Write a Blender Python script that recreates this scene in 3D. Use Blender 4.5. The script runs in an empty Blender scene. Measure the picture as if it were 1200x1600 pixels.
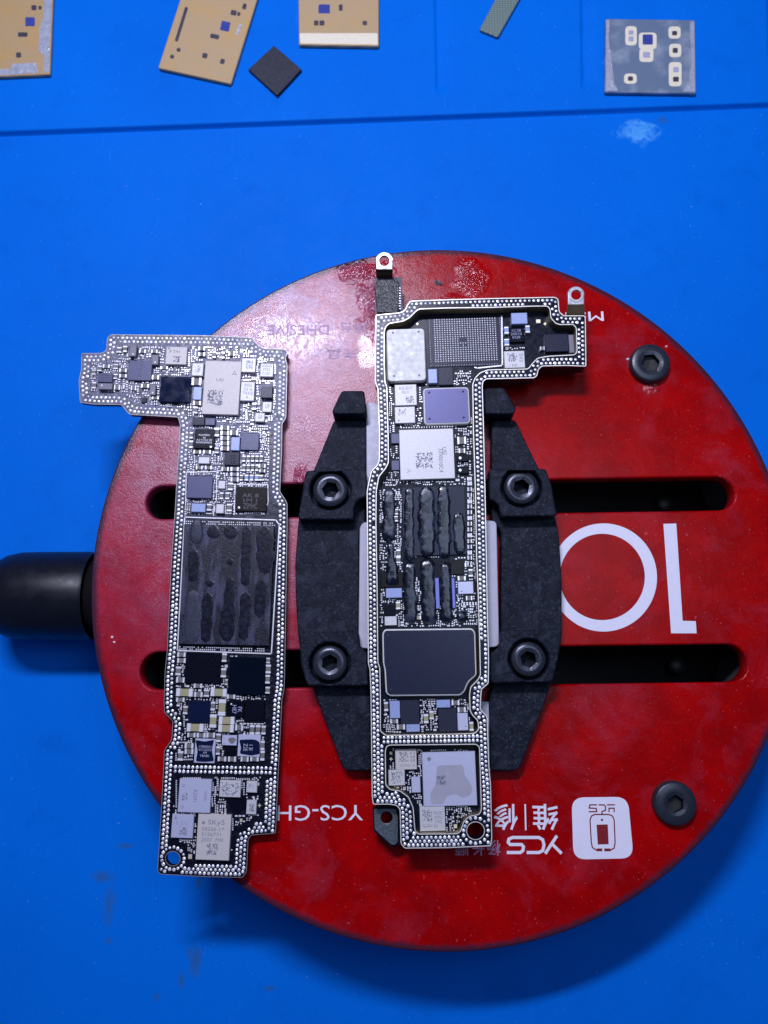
import bpy, math, random
from mathutils import Matrix, Vector
random.seed(7)
S = bpy.context.scene
COL = S.collection
# ------------------------------------------------------------------ camera, light, exposure
F = 1300.0                     # focal length in photo pixels (photo 1200 x 1600)
TX, TY = math.radians(10.5), math.radians(1.0)
CAMH = 12.95                   # camera height above the red plate (1 unit = about 1 cm)
ROT = Matrix.Rotation(TY, 3, 'Y') @ Matrix.Rotation(TX, 3, 'X')

def U(px, py, z=0.0):
    """photo pixel -> world point on the horizontal plane at height z (z in hundredths of a unit)"""
    d = ROT @ Vector(((px-600)/F, -(py-800)/F, -1.0))
    z = z/100.0
    t = (CAMH - z)/-d.z
    return Vector((d.x*t, d.y*t, z))

cam = bpy.data.objects.new('camera', bpy.data.cameras.new('camera'))
COL.objects.link(cam); S.camera = cam
cam.matrix_world = Matrix.Translation((0, 0, CAMH)) @ ROT.to_4x4()
cam.data.sensor_fit = 'VERTICAL'; cam.data.sensor_height = 36.0
cam.data.lens = 36.0*F/1600.0
cam.data.clip_start = 0.1; cam.data.clip_end = 500
cam.data.dof.use_dof = True; cam.data.dof.focus_distance = 12.6; cam.data.dof.aperture_fstop = 0.35

world = bpy.data.worlds.new('World'); S.world = world; world.use_nodes = True
bg = world.node_tree.nodes['Background']
bg.inputs[0].default_value = (0.34, 0.42, 0.95, 1); bg.inputs[1].default_value = 0.16

def area_light(name, loc, target, sx, sy, watts, color, spread=180):
    l = bpy.data.lights.new(name, 'AREA'); l.shape = 'RECTANGLE'; l.size = sx; l.size_y = sy
    l.energy = watts; l.color = color; l.spread = math.radians(spread)
    o = bpy.data.objects.new(name, l); COL.objects.link(o); o.location = loc
    o.rotation_euler = (Vector(target)-Vector(loc)).to_track_quat('-Z', 'Y').to_euler()
    return o
M0 = U(478, 528)
KH = 26.0
key = area_light('bench_lamp', (M0.x*(1+KH/CAMH), M0.y*(1+KH/CAMH), KH), (0, 0.5, 0), 9.0, 1.8, 9000, (0.755, 0.765, 1.0))
fill = area_light('fill_light', (6, 5, 24), (0, 0, 0), 10, 10, 1150, (0.60, 0.76, 1.0))  # unseen soft light added to lighten the shadows
S.view_settings.view_transform = 'Standard'; S.view_settings.look = 'None'
S.view_settings.exposure = 0.0; S.view_settings.gamma = 1.0
S.render.engine = 'CYCLES'

# ------------------------------------------------------------------ materials
ZM = -186
class NT:
    def __init__(s, name):
        s.m = bpy.data.materials.new(name); s.m.use_nodes = True; s.t = s.m.node_tree; s.t.nodes.clear()
        s.out = s.t.nodes.new('ShaderNodeOutputMaterial'); s.b = s.t.nodes.new('ShaderNodeBsdfPrincipled')
        s.t.links.new(s.b.outputs[0], s.out.inputs[0])
        s.tc = s.t.nodes.new('ShaderNodeNewGeometry').outputs['Position']
    def n(s, kind, **kw):
        x = s.t.nodes.new('ShaderNode'+kind)
        for k, v in kw.items():
            if k in x.inputs.keys(): s.set(x.inputs[k], v)
            else: setattr(x, k, v)
        return x
    def set(s, sock, v):
        if hasattr(v, 'is_output') or isinstance(v, bpy.types.NodeSocket): s.t.links.new(v, sock)
        else: sock.default_value = v
    def p(s, **kw):
        for k, v in kw.items(): s.set(s.b.inputs[k.replace('_', ' ')], v)
    def noise(s, scale, detail=3, rough=0.55, vec=None, dist=0.0):
        x = s.n('TexNoise', Scale=scale, Detail=detail, Roughness=rough, Distortion=dist)
        s.t.links.new(vec or s.tc, x.inputs['Vector']); return x.outputs['Fac']
    def ramp(s, fac, a, b, ca=(0, 0, 0, 1), cb=(1, 1, 1, 1)):
        r = s.n('ValToRGB'); s.t.links.new(fac, r.inputs[0])
        e = r.color_ramp.elements; e[0].position = a; e[1].position = b; e[0].color = ca; e[1].color = cb
        return r.outputs[0]
    def mix(s, fac, a, b):
        x = s.n('Mix'); x.data_type = 'RGBA'
        s.set(x.inputs[0], fac); s.set(x.inputs[6], a); s.set(x.inputs[7], b); return x.outputs[2]
    def math(s, op, a, b=0.0, c=0.0):
        x = s.n('Math'); x.operation = op; s.set(x.inputs[0], a); s.set(x.inputs[1], b); s.set(x.inputs[2], c); return x.outputs[0]
    def rng(s, v, a, b, c, d):
        x = s.n('MapRange'); s.set(x.inputs[0], v)
        for i, q in enumerate((a, b, c, d)): x.inputs[i+1].default_value = q
        return x.outputs[0]
    def scaled(s, sc, rot=(0, 0, 0)):
        x = s.n('Mapping'); s.t.links.new(s.tc, x.inputs[0]); x.inputs['Scale'].default_value = sc; x.inputs['Rotation'].default_value = rot
        return x.outputs[0]
    def blob(s, c, r, soft=0.6, wob=0.35, nscale=2.5, sq=(1, 1)):
        """1 inside a wobbly patch round world point c of radius r, 0 outside"""
        d = s.n('VectorMath'); d.operation = 'SUBTRACT'; s.t.links.new(s.tc, d.inputs[0]); d.inputs[1].default_value = (c[0], c[1], 0)
        q = s.n('VectorMath'); q.operation = 'MULTIPLY'; s.t.links.new(d.outputs[0], q.inputs[0]); q.inputs[1].default_value = (sq[0], sq[1], 0)
        l = s.n('VectorMath'); l.operation = 'LENGTH'; s.t.links.new(q.outputs[0], l.inputs[0])
        nz = s.math('MULTIPLY_ADD', s.noise(nscale, 4), 2*wob*r, -wob*r)
        return s.rng(s.math('ADD', l.outputs['Value'], nz), r, r*(1-soft), 0, 1)
    def bump(s, h, strength=0.3, dist=0.01, prev=None):
        x = s.n('Bump'); s.set(x.inputs['Strength'], strength); x.inputs['Distance'].default_value = dist
        s.t.links.new(h, x.inputs['Height'])
        if prev is not None: s.t.links.new(prev, x.inputs['Normal'])
        return x.outputs[0]

def c4(c): return (c[0], c[1], c[2], 1)
def simple(name, col, rough=0.5, metal=0.0, var=0.15, vs=6.0, bs=0.15, bd=0.004, bscale=40, coat=0.0, croug=0.1, spec=0.5):
    t = NT(name)
    nz = t.noise(vs, 4, 0.6)
    dark = tuple(x*(1-var) for x in col); lite = tuple(min(1, x*(1+var)) for x in col)
    t.p(Base_Color=t.mix(nz, c4(dark), c4(lite)), Metallic=metal, Coat_Weight=coat, Coat_Roughness=croug, Specular_IOR_Level=spec)
    t.p(Roughness=t.rng(t.noise(vs*2.3, 3), 0.2, 0.8, max(0.02, rough-0.1), min(1, rough+0.1)))
    if bs: t.p(Normal=t.bump(t.noise(bscale, 3), bs, bd))
    return t.m

# blue silicone mat
t = NT('blue_silicone')
base = t.mix(t.noise(0.25, 3), (0.0, 0.130, 0.60, 1), (0.0, 0.185, 0.78, 1))
base = t.mix(t.math('MULTIPLY', t.ramp(t.noise(1.3, 6, 0.7), 0.56, 0.72), 0.16), base, (0.0, 0.05, 0.30, 1))
sm = U(998, 205, ZM)
pale = t.math('MULTIPLY', t.blob(sm, 0.44, 0.30, 0.8, 2.6, (.95, 1.45)), t.ramp(t.noise(5, 5, 0.7, dist=.8), 0.36, 0.58))
base = t.mix(t.math('MULTIPLY', pale, 0.85), base, (0.10, 0.42, 0.86, 1))
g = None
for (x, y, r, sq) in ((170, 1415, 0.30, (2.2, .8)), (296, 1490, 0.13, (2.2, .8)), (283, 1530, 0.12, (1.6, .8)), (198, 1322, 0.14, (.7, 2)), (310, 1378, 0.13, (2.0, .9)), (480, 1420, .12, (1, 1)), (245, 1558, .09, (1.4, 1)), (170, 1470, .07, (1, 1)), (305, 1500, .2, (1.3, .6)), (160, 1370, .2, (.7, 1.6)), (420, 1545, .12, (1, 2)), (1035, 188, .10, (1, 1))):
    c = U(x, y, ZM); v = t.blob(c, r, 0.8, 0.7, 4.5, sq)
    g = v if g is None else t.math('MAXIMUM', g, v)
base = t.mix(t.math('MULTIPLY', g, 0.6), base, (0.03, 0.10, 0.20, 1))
fine = t.ramp(t.noise(26, 6, .75), .40, .60)
base = t.mix(t.math('MULTIPLY', fine, .16), base, (0.0, 0.085, 0.46, 1))
scr = t.n('Mapping'); t.t.links.new(t.tc, scr.inputs[0]); scr.inputs['Rotation'].default_value = (0, 0, .6); scr.inputs['Scale'].default_value = (1, .05, 1)
sl = t.math('MULTIPLY', t.ramp(t.noise(22, 2, .5, vec=scr.outputs[0]), .70, .76), t.ramp(t.noise(.6, 3), .50, .62))
base = t.mix(t.math('MULTIPLY', sl, .22), base, (0.06, 0.30, 0.90, 1))
lint = t.ramp(t.noise(20, 2, 0.5), 0.74, 0.78)
base = t.mix(t.math('MULTIPLY', lint, 0.5), base, (0.25, 0.45, 0.85, 1))
t.p(Base_Color=base, Roughness=t.rng(t.noise(3, 4), .3, .7, .50, .62), Specular_IOR_Level=0.05)
t.p(Normal=t.bump(t.noise(55, 4), 0.12, 0.004, t.bump(t.noise(0.7, 2), 0.25, 0.03)))
M_MAT = t.m

# red acrylic plate: scuffed, flux film, dust specks
t = NT('scuffed_red_acrylic')
grain = t.ramp(t.noise(26, 5, 0.75), 0.36, 0.64)
grain2 = t.ramp(t.noise(9, 6, 0.75), 0.40, 0.60)
base = t.mix(t.ramp(t.noise(1.1, 5, 0.65), .4, .6), (0.400, 0.0006, 0.0010, 1), (0.285, 0.0004, 0.0014, 1))
base = t.mix(t.math('MULTIPLY', grain2, .25), base, (0.20, 0.0006, 0.002, 1))
spk = t.ramp(t.noise(30, 2, 0.5), 0.69, 0.75); spk2 = t.ramp(t.noise(13, 2, 0.5), 0.70, 0.74)
base = t.mix(t.math('MULTIPLY', spk, 0.30), base, (0.60, 0.22, 0.26, 1))
base = t.mix(t.math('MULTIPLY', spk2, 0.35), base, (0.55, 0.12, 0.16, 1))
film_big = t.blob(U(395, 720), 4.4, 0.75, 0.22, 0.8)
cloud = t.ramp(t.noise(1.6, 7, 0.72, dist=.4), 0.38, 0.62)
film = t.math('MULTIPLY', t.math('MULTIPLY', film_big, t.math('MULTIPLY_ADD', cloud, 0.5, 0.5)), t.math('MULTIPLY_ADD', grain, 0.45, 0.55))
cloudy = t.math('MULTIPLY', t.ramp(t.noise(0.9, 7, 0.7, dist=0.6), 0.50, 0.66), t.math('MULTIPLY_ADD', grain, 0.6, 0.4))
base = t.mix(t.math('MULTIPLY', film, 0.55), base, (0.37, 0.12, 0.27, 1))
veil = t.math('MULTIPLY', t.blob(U(440, 500), 2.0, .8, .3, 1.4), t.ramp(t.noise(3.2, 7, .75, dist=.6), .36, .62))
base = t.mix(t.math('MULTIPLY', veil, .55), base, (0.36, 0.26, 0.50, 1))
base = t.mix(t.math('MULTIPLY', cloudy, 0.22), base, (0.36, 0.07, 0.13, 1))
fleck = t.math('MULTIPLY', t.ramp(t.noise(24, 3, 0.6), .635, .69), t.ramp(t.noise(1.3, 4, .6), .44, .58))
base = t.mix(t.math('MULTIPLY', fleck, .6), base, (0.06, 0.004, 0.015, 1))
# darker ring blended in along the bevelled rim
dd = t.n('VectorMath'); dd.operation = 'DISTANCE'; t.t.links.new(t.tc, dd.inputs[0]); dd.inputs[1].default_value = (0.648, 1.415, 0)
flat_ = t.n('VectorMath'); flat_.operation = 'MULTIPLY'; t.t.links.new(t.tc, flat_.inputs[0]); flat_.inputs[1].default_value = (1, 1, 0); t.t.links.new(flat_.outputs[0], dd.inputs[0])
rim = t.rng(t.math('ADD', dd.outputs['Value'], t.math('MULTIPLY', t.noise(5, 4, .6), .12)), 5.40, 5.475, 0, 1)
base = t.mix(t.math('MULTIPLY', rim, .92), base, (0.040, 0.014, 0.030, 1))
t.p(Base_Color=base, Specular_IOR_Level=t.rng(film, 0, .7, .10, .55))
fx_ = t.math('ADD', film, t.math('MULTIPLY', cloudy, .25))
pool = None
for (x, y, r, sq) in ((590, 475, .55, (1.5, .8)), (560, 425, .30, (.8, 1.4)), (735, 435, .34, (1.1, .9)), (712, 478, .30, (.9, 1.2)), (470, 750, .22, (1.8, .8)), (1018, 605, .14, (1, 1.))):
    v = t.blob(U(x, y), r, 0.7, 0.8, 3.0, sq)
    pool = v if pool is None else t.math('MAXIMUM', pool, v)
wet = t.math('MAXIMUM', t.math('MULTIPLY', t.blob(U(450, 528), .95, .7, .35, 2.0, (.8, 1.5)), t.ramp(t.noise(8, 5, .65, dist=1.0), .42, .52)), t.blob(U(582, 546), .30, .25, .5, 3.0, (1, .8)))
rough = t.math('MULTIPLY_ADD', t.math('MAXIMUM', pool, wet), -.25, t.rng(fx_, 0.0, .9, 0.20, 0.42))
t.p(Roughness=rough, Coat_Weight=t.math('MAXIMUM', t.math('MAXIMUM', film, wet), pool), Coat_Roughness=t.math('MULTIPLY_ADD', t.math('MAXIMUM', pool, wet), -.12, t.rng(t.noise(2.4, 6, .7, dist=.8), .35, .65, 0.12, 0.32)))
hp = t.math('MULTIPLY', t.noise(4.5, 4, 0.55, dist=2.2), pool)
b0 = t.bump(t.noise(32, 4, 0.7), t.rng(film, 0, .8, .25, 1.0), 0.007)
b1 = t.bump(t.noise(5, 6, 0.7, dist=0.5), 0.5, 0.010, b0)
b2 = t.bump(hp, 1.0, 0.055, b1)
t.p(Normal=b2); t.set(t.b.inputs['Coat Normal'], b2)
M_RED = t.m

# anodised / bead-blasted black jaws with dust
t = NT('blasted_black_metal')
base = t.mix(t.ramp(t.noise(8, 6, 0.75), .38, .62), (0.002, 0.004, 0.009, 1), (0.011, 0.015, 0.027, 1))
base = t.mix(t.math('MULTIPLY', t.ramp(t.noise(26, 3, 0.6), 0.58, 0.68), 0.28), base, (0.13, 0.14, 0.19, 1))
base = t.mix(t.math('MULTIPLY', t.ramp(t.noise(3, 7, 0.75, dist=1.0), 0.52, 0.62), 0.4), base, (0.045, 0.050, 0.075, 1))
t.p(Base_Color=base, Roughness=0.5, Metallic=0.0, Specular_IOR_Level=.12, Normal=t.bump(t.noise(60, 4, 0.7), 0.8, 0.008))
M_JAW = t.m
M_KNOB = simple('black_rubber_knob', (0.004, 0.005, 0.010), 0.38, 0, 0.3, 3, 0.1, spec=.3)
M_BASE = simple('black_fixture_base', (0.006, 0.006, 0.007), 0.5)
M_SCREW = simple('dark_steel_screw', (0.034, 0.038, 0.052), 0.28, 0.45, 0.25, 14, 0.25, 0.004, 60)
M_SCREWB = simple('black_oxide_screw', (0.017, 0.022, 0.032), 0.34, 0.15, 0.25, 14, 0.25, 0.004, 60)
M_HOLE = simple('socket_dark', (0.004, 0.004, 0.005), 0.6, 0, 0.1)
M_PLATE = simple('ground_steel_strip', (0.42, 0.41, 0.47), 0.5, 0.1, 0.12, 8, 0.2, 0.004, 50)
M_INK = simple('white_screen_print', (0.74, 0.72, 0.80), 0.5, 0, 0.06, 10, 0.1)
M_INKRED = simple('red_cut_out', (0.20, 0.003, 0.004), 0.45, 0, 0.1)
M_INKF = simple('worn_pale_print', (0.40, 0.22, 0.34), 0.5, 0, 0.25, 14, 0.1)
M_SOLDER = simple('tin_solder', (0.90, 0.89, 0.90), 0.28, 0.35, 0.10, 25, 0.25, 0.002, 120)
M_DULL = simple('dull_tin_solder', (0.52, 0.53, 0.58), 0.35, 0.4, 0.2, 25, 0.4, 0.003, 90)
M_EDGE = simple('gold_plated_edge', (0.80, 0.76, 0.66), 0.36, 0.3, 0.18, 8, 0.15)
M_MASK = simple('black_solder_mask', (0.004, 0.006, 0.014), 0.27, 0, 0.4, 8, 0.2, 0.003, 40, spec=.2)
M_WALL = simple('brass_cavity_wall', (0.28, 0.22, 0.12), 0.4, 0.7, 0.3, 8)
M_CANS = simple('bare_steel_can', (0.50, 0.50, 0.47), 0.55, 0.35, 0.16, 5, 0.3, 0.005, 12)
M_CANRIM = simple('tinned_can_rim', (0.80, 0.79, 0.74), 0.35, 0.25, 0.1, 5)
M_CANV = simple('violet_coated_can', (0.085, 0.082, 0.21), 0.38, 0.25, 0.1, 30, 0.2, 0.002, 120)
M_CANK = simple('dark_navy_coated_can', (0.010, 0.012, 0.034), 0.30, 0.0, 0.12, 30, 0.15, 0.002, 120, spec=.3)
M_WHITE = simple('sputtered_silver_package', (0.55, 0.54, 0.53), 0.46, 0.2, 0.07, 40, 0.45, 0.004, 70)
M_LAV = simple('frosted_silver_package', (0.50, 0.51, 0.64), 0.42, 0.3, 0.07, 30, 0.2, 0.003, 70)
M_TANW = simple('warm_silver_package', (0.54, 0.50, 0.47), 0.5, 0.1, 0.1, 30, 0.3, 0.003, 70)
M_LBLUE = simple('pale_blue_inductor', (0.28, 0.34, 0.56), 0.4, 0.1, 0.08, 20, 0.15)
M_GREY = simple('grey_ferrite', (0.17, 0.17, 0.20), 0.5, 0.1, 0.15, 20, 0.3)
M_SLATE = simple('slate_epoxy', (0.022, 0.024, 0.044), 0.32, 0, 0.15, 25, 0.3, 0.003, 90, spec=.2)
M_SLATEB = simple('blue_slate_epoxy', (0.045, 0.050, 0.135), 0.40, 0, 0.15, 25, 0.3, 0.003, 90)
M_NAVY = simple('bare_die_navy', (0.004, 0.009, 0.034), 0.12, 0, 0.2, 2, 0.02, spec=.3)
M_TEAL = simple('bare_die_teal', (0.001, 0.004, 0.010), 0.14, 0, 0.2, 2, 0.02, spec=.2)
M_BLACK = simple('black_epoxy', (0.003, 0.003, 0.009), 0.25, 0, 0.2, 20, 0.2, spec=.15)
M_BROWN = simple('brown_black_epoxy', (0.012, 0.010, 0.009), 0.28, 0, 0.2, 20, 0.3, spec=.15)
M_CAPG = simple('ceramic_grey', (0.15, 0.14, 0.13), 0.5, 0, 0.15, 30, 0)
M_CAPT = simple('ceramic_tan', (0.33, 0.31, 0.17), 0.5, 0, 0.12, 30, 0)
M_CAPB = simple('ceramic_blue', (0.26, 0.36, 0.60), 0.5, 0, 0.12, 30, 0)
M_CAPW = simple('ceramic_white', (0.7, 0.7, 0.74), 0.5, 0, 0.12, 30, 0)
M_GOLD = simple('gold_fiducial', (0.85, 0.78, 0.50), 0.35, 0.5, 0.05, 30, 0)
M_LASER = simple('laser_etching', (0.20, 0.20, 0.25), 0.6, 0, 0.2, 60, 0)
M_LASERW = simple('pale_laser_etching', (0.30, 0.31, 0.48), 0.5, 0, 0.2, 60, 0)
M_LASERD = simple('faint_laser_etching', (0.055, 0.05, 0.055), 0.5, 0, 0.2, 60, 0)
M_VIOL = simple('bright_violet_ferrite', (0.18, 0.19, 0.55), 0.35, 0, 0.1, 20, 0.1)
M_TAB = simple('bare_steel_tab', (0.50, 0.50, 0.51), 0.36, 0.7, 0.12, 5, 0.2, 0.004, 20)
M_TABD = simple('dull_grey_tab', (0.13, 0.16, 0.17), 0.32, 0.6, 0.25, 12, 0.6, 0.012, 18)
M_CONN = simple('blackened_connector', (0.012, 0.013, 0.016), 0.30, 0.1, 0.5, 18, 1.0, 0.02, 22)
t = NT('grey_thermal_paste')
two = t.ramp(t.noise(7, 3, 0.5, dist=0.8), 0.50, 0.56)
base = t.mix(two, (0.004, 0.006, 0.013, 1), (0.022, 0.029, 0.050, 1))
t.p(Base_Color=base, Roughness=t.rng(two, 0, 1, .18, .34), Normal=t.bump(t.noise(13, 4, .6, dist=.5), 0.22, 0.02))
M_PASTE = t.m
t = NT('paste_smeared_epoxy')
mp = t.n('Mapping'); t.t.links.new(t.tc, mp.inputs[0]); mp.inputs['Scale'].default_value = (1, .22, 1); mp.inputs['Rotation'].default_value = (0, 0, .04)
st_ = t.ramp(t.noise(5.5, 6, .7, vec=mp.outputs[0]), .46, .56); gr_ = t.ramp(t.noise(14, 6, .75), .4, .6)
base = t.mix(st_, (0.004, 0.005, 0.012, 1), (0.050, 0.051, 0.092, 1))
base = t.mix(t.math('MULTIPLY', gr_, .45), base, (0.014, 0.015, 0.030, 1))
t.p(Base_Color=base, Roughness=.30, Specular_IOR_Level=.25, Normal=t.bump(t.noise(40, 5, .7), .6, .01))
M_SMEAR = t.m
t = NT('dark_residue')
base = t.mix(t.ramp(t.noise(14, 5, .7), .45, .6), (0.003, 0.004, 0.009, 1), (0.016, 0.017, 0.034, 1))
t.p(Specular_IOR_Level=.25, Base_Color=base, Roughness=.27, Normal=t.bump(t.noise(20, 4, .6), .3, .010))
M_RESID = t.m
M_LUMP = simple('matte_grey_paste', (0.030, 0.034, 0.055), 0.42, 0, .35, 9, .4, .01, 20, spec=.25)
# woven bare substrate of the small boards
def weave(name, a, b, c, sc=18, sheen=.35):
    t = NT(name)
    w1 = t.n('TexWave', Scale=sc, Distortion=.6); w1.bands_direction = 'Y'; t.t.links.new(t.tc, w1.inputs['Vector'])
    w2 = t.n('TexWave', Scale=sc*.8, Distortion=.5); w2.bands_direction = 'X'; t.t.links.new(t.tc, w2.inputs['Vector'])
    w = t.math('MULTIPLY_ADD', w1.outputs['Fac'], .6, t.math('MULTIPLY', w2.outputs['Fac'], .35))
    base = t.mix(w, c4(a), c4(b))
    base = t.mix(t.math('MULTIPLY', t.ramp(t.noise(1.8, 4, .6), .48, .70), .65), base, c4(c))
    t.p(Base_Color=base, Roughness=.42, Normal=t.bump(w, .35, .012), Coat_Weight=sheen, Coat_Roughness=.2)
    return t.m
M_TAN = weave('bare_tan_laminate', (0.36, 0.22, 0.085), (0.66, 0.46, 0.21), (0.60, 0.34, 0.06), 18, .6)
M_GREYLAM = weave('bare_grey_laminate', (0.08, 0.13, 0.20), (0.20, 0.27, 0.37), (0.40, 0.45, 0.50), 14, .8)
M_STRIP = weave('grey_green_laminate', (0.07, 0.13, 0.12), (0.24, 0.31, 0.25), (0.16, 0.22, 0.19), 7)
M_PALE = simple('ground_pad_ring', (0.88, 0.80, 0.58), 0.4, 0, .12, 14, .2)
M_SHINE = simple('ground_laminate_edge', (0.50, 0.53, 0.60), 0.28, 0.3, 0.4, 9, 0.8, 0.02, 14)
M_POCK = simple('dark_pocket', (0.055, 0.05, 0.07), 0.4, 0, .4, 10, .2)
M_BLUEDIE = simple('exposed_blue_die', (0.05, 0.07, 0.30), 0.25, 0, .3, 8, .1)
M_PADK = simple('black_foam_pad', (0.010, 0.012, 0.026), 0.6, 0, .6, 5, .4, .01, 30)

# ------------------------------------------------------------------ builders
def tag(o, label=None, cat=None, group=None, kind=None):
    for k, v in (('label', label), ('category', cat), ('group', group), ('kind', kind)):
        if v: o[k] = v
    return o
def thing(name, loc, label, cat, group=None):
    o = bpy.data.objects.new(name, None); COL.objects.link(o); o.location = loc; o.empty_display_size = .2
    return tag(o, label, cat, group)
def origin(p):
    v = Vector((0, 0, 0))
    while p is not None: v += p.location; p = p.parent
    return v
def link(name, me, mats, parent=None):
    o = bpy.data.objects.new(name, me); COL.objects.link(o)
    for m in (mats if isinstance(mats, (list, tuple)) else [mats]): me.materials.append(m)
    if parent is not None:
        off = origin(parent); me.transform(Matrix.Translation(-off)); o.parent = parent
    return o
class MB:
    def __init__(s): s.v = []; s.f = []; s.mi = []; s.sm = []
    def add(s, vs, fs, mi=0, smooth=False):
        n = len(s.v); s.v += [tuple(x) for x in vs]; s.f += [tuple(i+n for i in f) for f in fs]; s.mi += [mi]*len(fs); s.sm += [smooth]*len(fs)
    def box(s, c, w, h, z0, z1, ang=0.0, ch=0.004, mi=0, top=None):
        """box centred on world xy c, size w x h, with chamfered top edges"""
        ca, sa = math.cos(ang), math.sin(ang)
        def P(x, y, z): return (c[0]+x*ca-y*sa, c[1]+x*sa+y*ca, z)
        w2, h2 = w/2, h/2; ch = min(ch, w2*.4, h2*.4, (z1-z0)*.5)
        L = [(-w2, -h2), (w2, -h2), (w2, h2), (-w2, h2)]; I = [(-w2+ch, -h2+ch), (w2-ch, -h2+ch), (w2-ch, h2-ch), (-w2+ch, h2-ch)]
        vs = [P(x, y, z0) for x, y in L]+[P(x, y, z1-ch) for x, y in L]+[P(x, y, z1) for x, y in I]
        fs = [(0, 3, 2, 1)]+[(i, (i+1) % 4, 4+(i+1) % 4, 4+i) for i in range(4)]+[(4+i, 4+(i+1) % 4, 8+(i+1) % 4, 8+i) for i in range(4)]
        s.add(vs, fs, mi); s.add(vs[8:], [(0, 1, 2, 3)], mi if top is None else top)
    def dome(s, c, r, z, h, n=8, mi=0):
        vs = [(c[0]+r*math.cos(a), c[1]+r*math.sin(a), z) for a in [2*math.pi*i/n for i in range(n)]]
        vs += [(c[0]+r*.72*math.cos(a), c[1]+r*.72*math.sin(a), z+h*.7) for a in [2*math.pi*i/n for i in range(n)]]
        vs += [(c[0], c[1], z+h)]
        fs = [(i, (i+1) % n, n+(i+1) % n, n+i) for i in range(n)]+[(n+i, n+(i+1) % n, 2*n) for i in range(n)]
        s.add(vs, fs, mi, True)
    def ring(s, outer, inner, z0, z1, mi=0):
        n = len(outer)
        vs = [(p[0], p[1], z0) for p in outer]+[(p[0], p[1], z1) for p in outer]+[(p[0], p[1], z1) for p in inner]+[(p[0], p[1], z0) for p in inner]
        fs = []
        for i in range(n):
            j = (i+1) % n
            fs += [(i, j, n+j, n+i), (n+i, n+j, 2*n+j, 2*n+i), (2*n+i, 2*n+j, 3*n+j, 3*n+i)]
        s.add(vs, fs, mi)
    def lathe(s, c, prof, n=40, mi=0, smooth=True, axis='Z'):
        vs = []
        for (r, z) in prof:
            for i in range(n):
                a = 2*math.pi*i/n
                if axis == 'Z': vs.append((c[0]+r*math.cos(a), c[1]+r*math.sin(a), z))
                else: vs.append((z, c[1]+r*math.cos(a), c[2]+r*math.sin(a)))
        fs = [(k*n+i, k*n+(i+1) % n, (k+1)*n+(i+1) % n, (k+1)*n+i) for k in range(len(prof)-1) for i in range(n)]
        s.add(vs, fs, mi, smooth)
    def build(s, name, mats, parent=None):
        me = bpy.data.meshes.new(name); me.from_pydata(s.v, [], s.f)
        for p, i, q in zip(me.polygons, s.mi, s.sm): p.material_index = i; p.use_smooth = q
        me.update()
        return link(name, me, mats, parent)

def fillet(pts, r, n=4):
    out = []; N = len(pts); r = r if isinstance(r, (list, tuple)) else [r]*N
    for i in range(N):
        p = Vector(pts[i][:2]); a = Vector(pts[i-1][:2])-p; b = Vector(pts[(i+1) % N][:2])-p
        if a.length < 1e-6 or b.length < 1e-6: continue
        d = min(r[i], a.length*.45, b.length*.45); A = p+a.normalized()*d; B = p+b.normalized()*d
        for k in range(n+1):
            t = k/n; out.append(A*(1-t)**2+p*2*t*(1-t)+B*t*t)
    return out
def W(pts, z): return [U(x, y, z) for x, y in pts]
def solid(name, outer, holes, z0, z1, mats, parent=None, bev=0.006):
    """extruded plate with holes, world-unit outlines (z in world units), bevelled edges"""
    cu = bpy.data.curves.new('c', 'CURVE'); cu.dimensions = '2D'; cu.fill_mode = 'BOTH'
    for poly in [outer]+list(holes):
        sp = cu.splines.new('POLY'); sp.points.add(len(poly)-1); sp.use_cyclic_u = True
        for q, p in zip(sp.points, poly): q.co = (p[0], p[1], 0, 1)
    cu.extrude = (z1-z0)/2-bev; cu.bevel_depth = bev; cu.bevel_resolution = 1; cu.offset = -bev
    o = bpy.data.objects.new('c', cu); COL.objects.link(o)
    dg = bpy.context.evaluated_depsgraph_get(); me = bpy.data.meshes.new_from_object(o.evaluated_get(dg))
    bpy.data.objects.remove(o); bpy.data.curves.remove(cu)
    me.name = name; me.transform(Matrix.Translation((0, 0, (z0+z1)/2))); me.materials.clear()
    return link(name, me, mats, parent)
def circle(c, r, n=48): return [Vector((c[0]+r*math.cos(2*math.pi*i/n), c[1]+r*math.sin(2*math.pi*i/n))) for i in range(n)]
def text(name, body, cx, cy, w, h, z, ang, mat, parent, thick=0.003, bold=0.0):
    """lettering fitted to a w x h pixel box centred on pixel (cx, cy) at height z (hundredths)"""
    cu = bpy.data.curves.new('t', 'FONT'); cu.body = body; cu.align_x = 'CENTER'; cu.offset = bold; cu.resolution_u = 3; cu.space_line = .95
    o = bpy.data.objects.new('t', cu); COL.objects.link(o)
    dg = bpy.context.evaluated_depsgraph_get(); me = bpy.data.meshes.new_from_object(o.evaluated_get(dg))
    bpy.data.objects.remove(o); me.materials.clear(); me.name = name
    xs = [v.co.x for v in me.vertices]; ys = [v.co.y for v in me.vertices]
    if not xs: return None
    k = (U(cx+1, cy, z)-U(cx, cy, z)).length
    sx = w*k/max(1e-6, max(xs)-min(xs)); sy = h*k/max(1e-6, max(ys)-min(ys))
    mx, my = (max(xs)+min(xs))/2, (max(ys)+min(ys))/2; c = U(cx, cy, z)
    me.transform(Matrix.Translation((-mx, -my, 0))); me.transform(Matrix.Diagonal((sx, sy, 1, 1)))
    me.transform(Matrix.Rotation(math.radians(ang), 4, 'Z'))
    me.transform(Matrix.Translation((c.x, c.y, c.z+thick)))
    return link(name, me, mat, parent)
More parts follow.
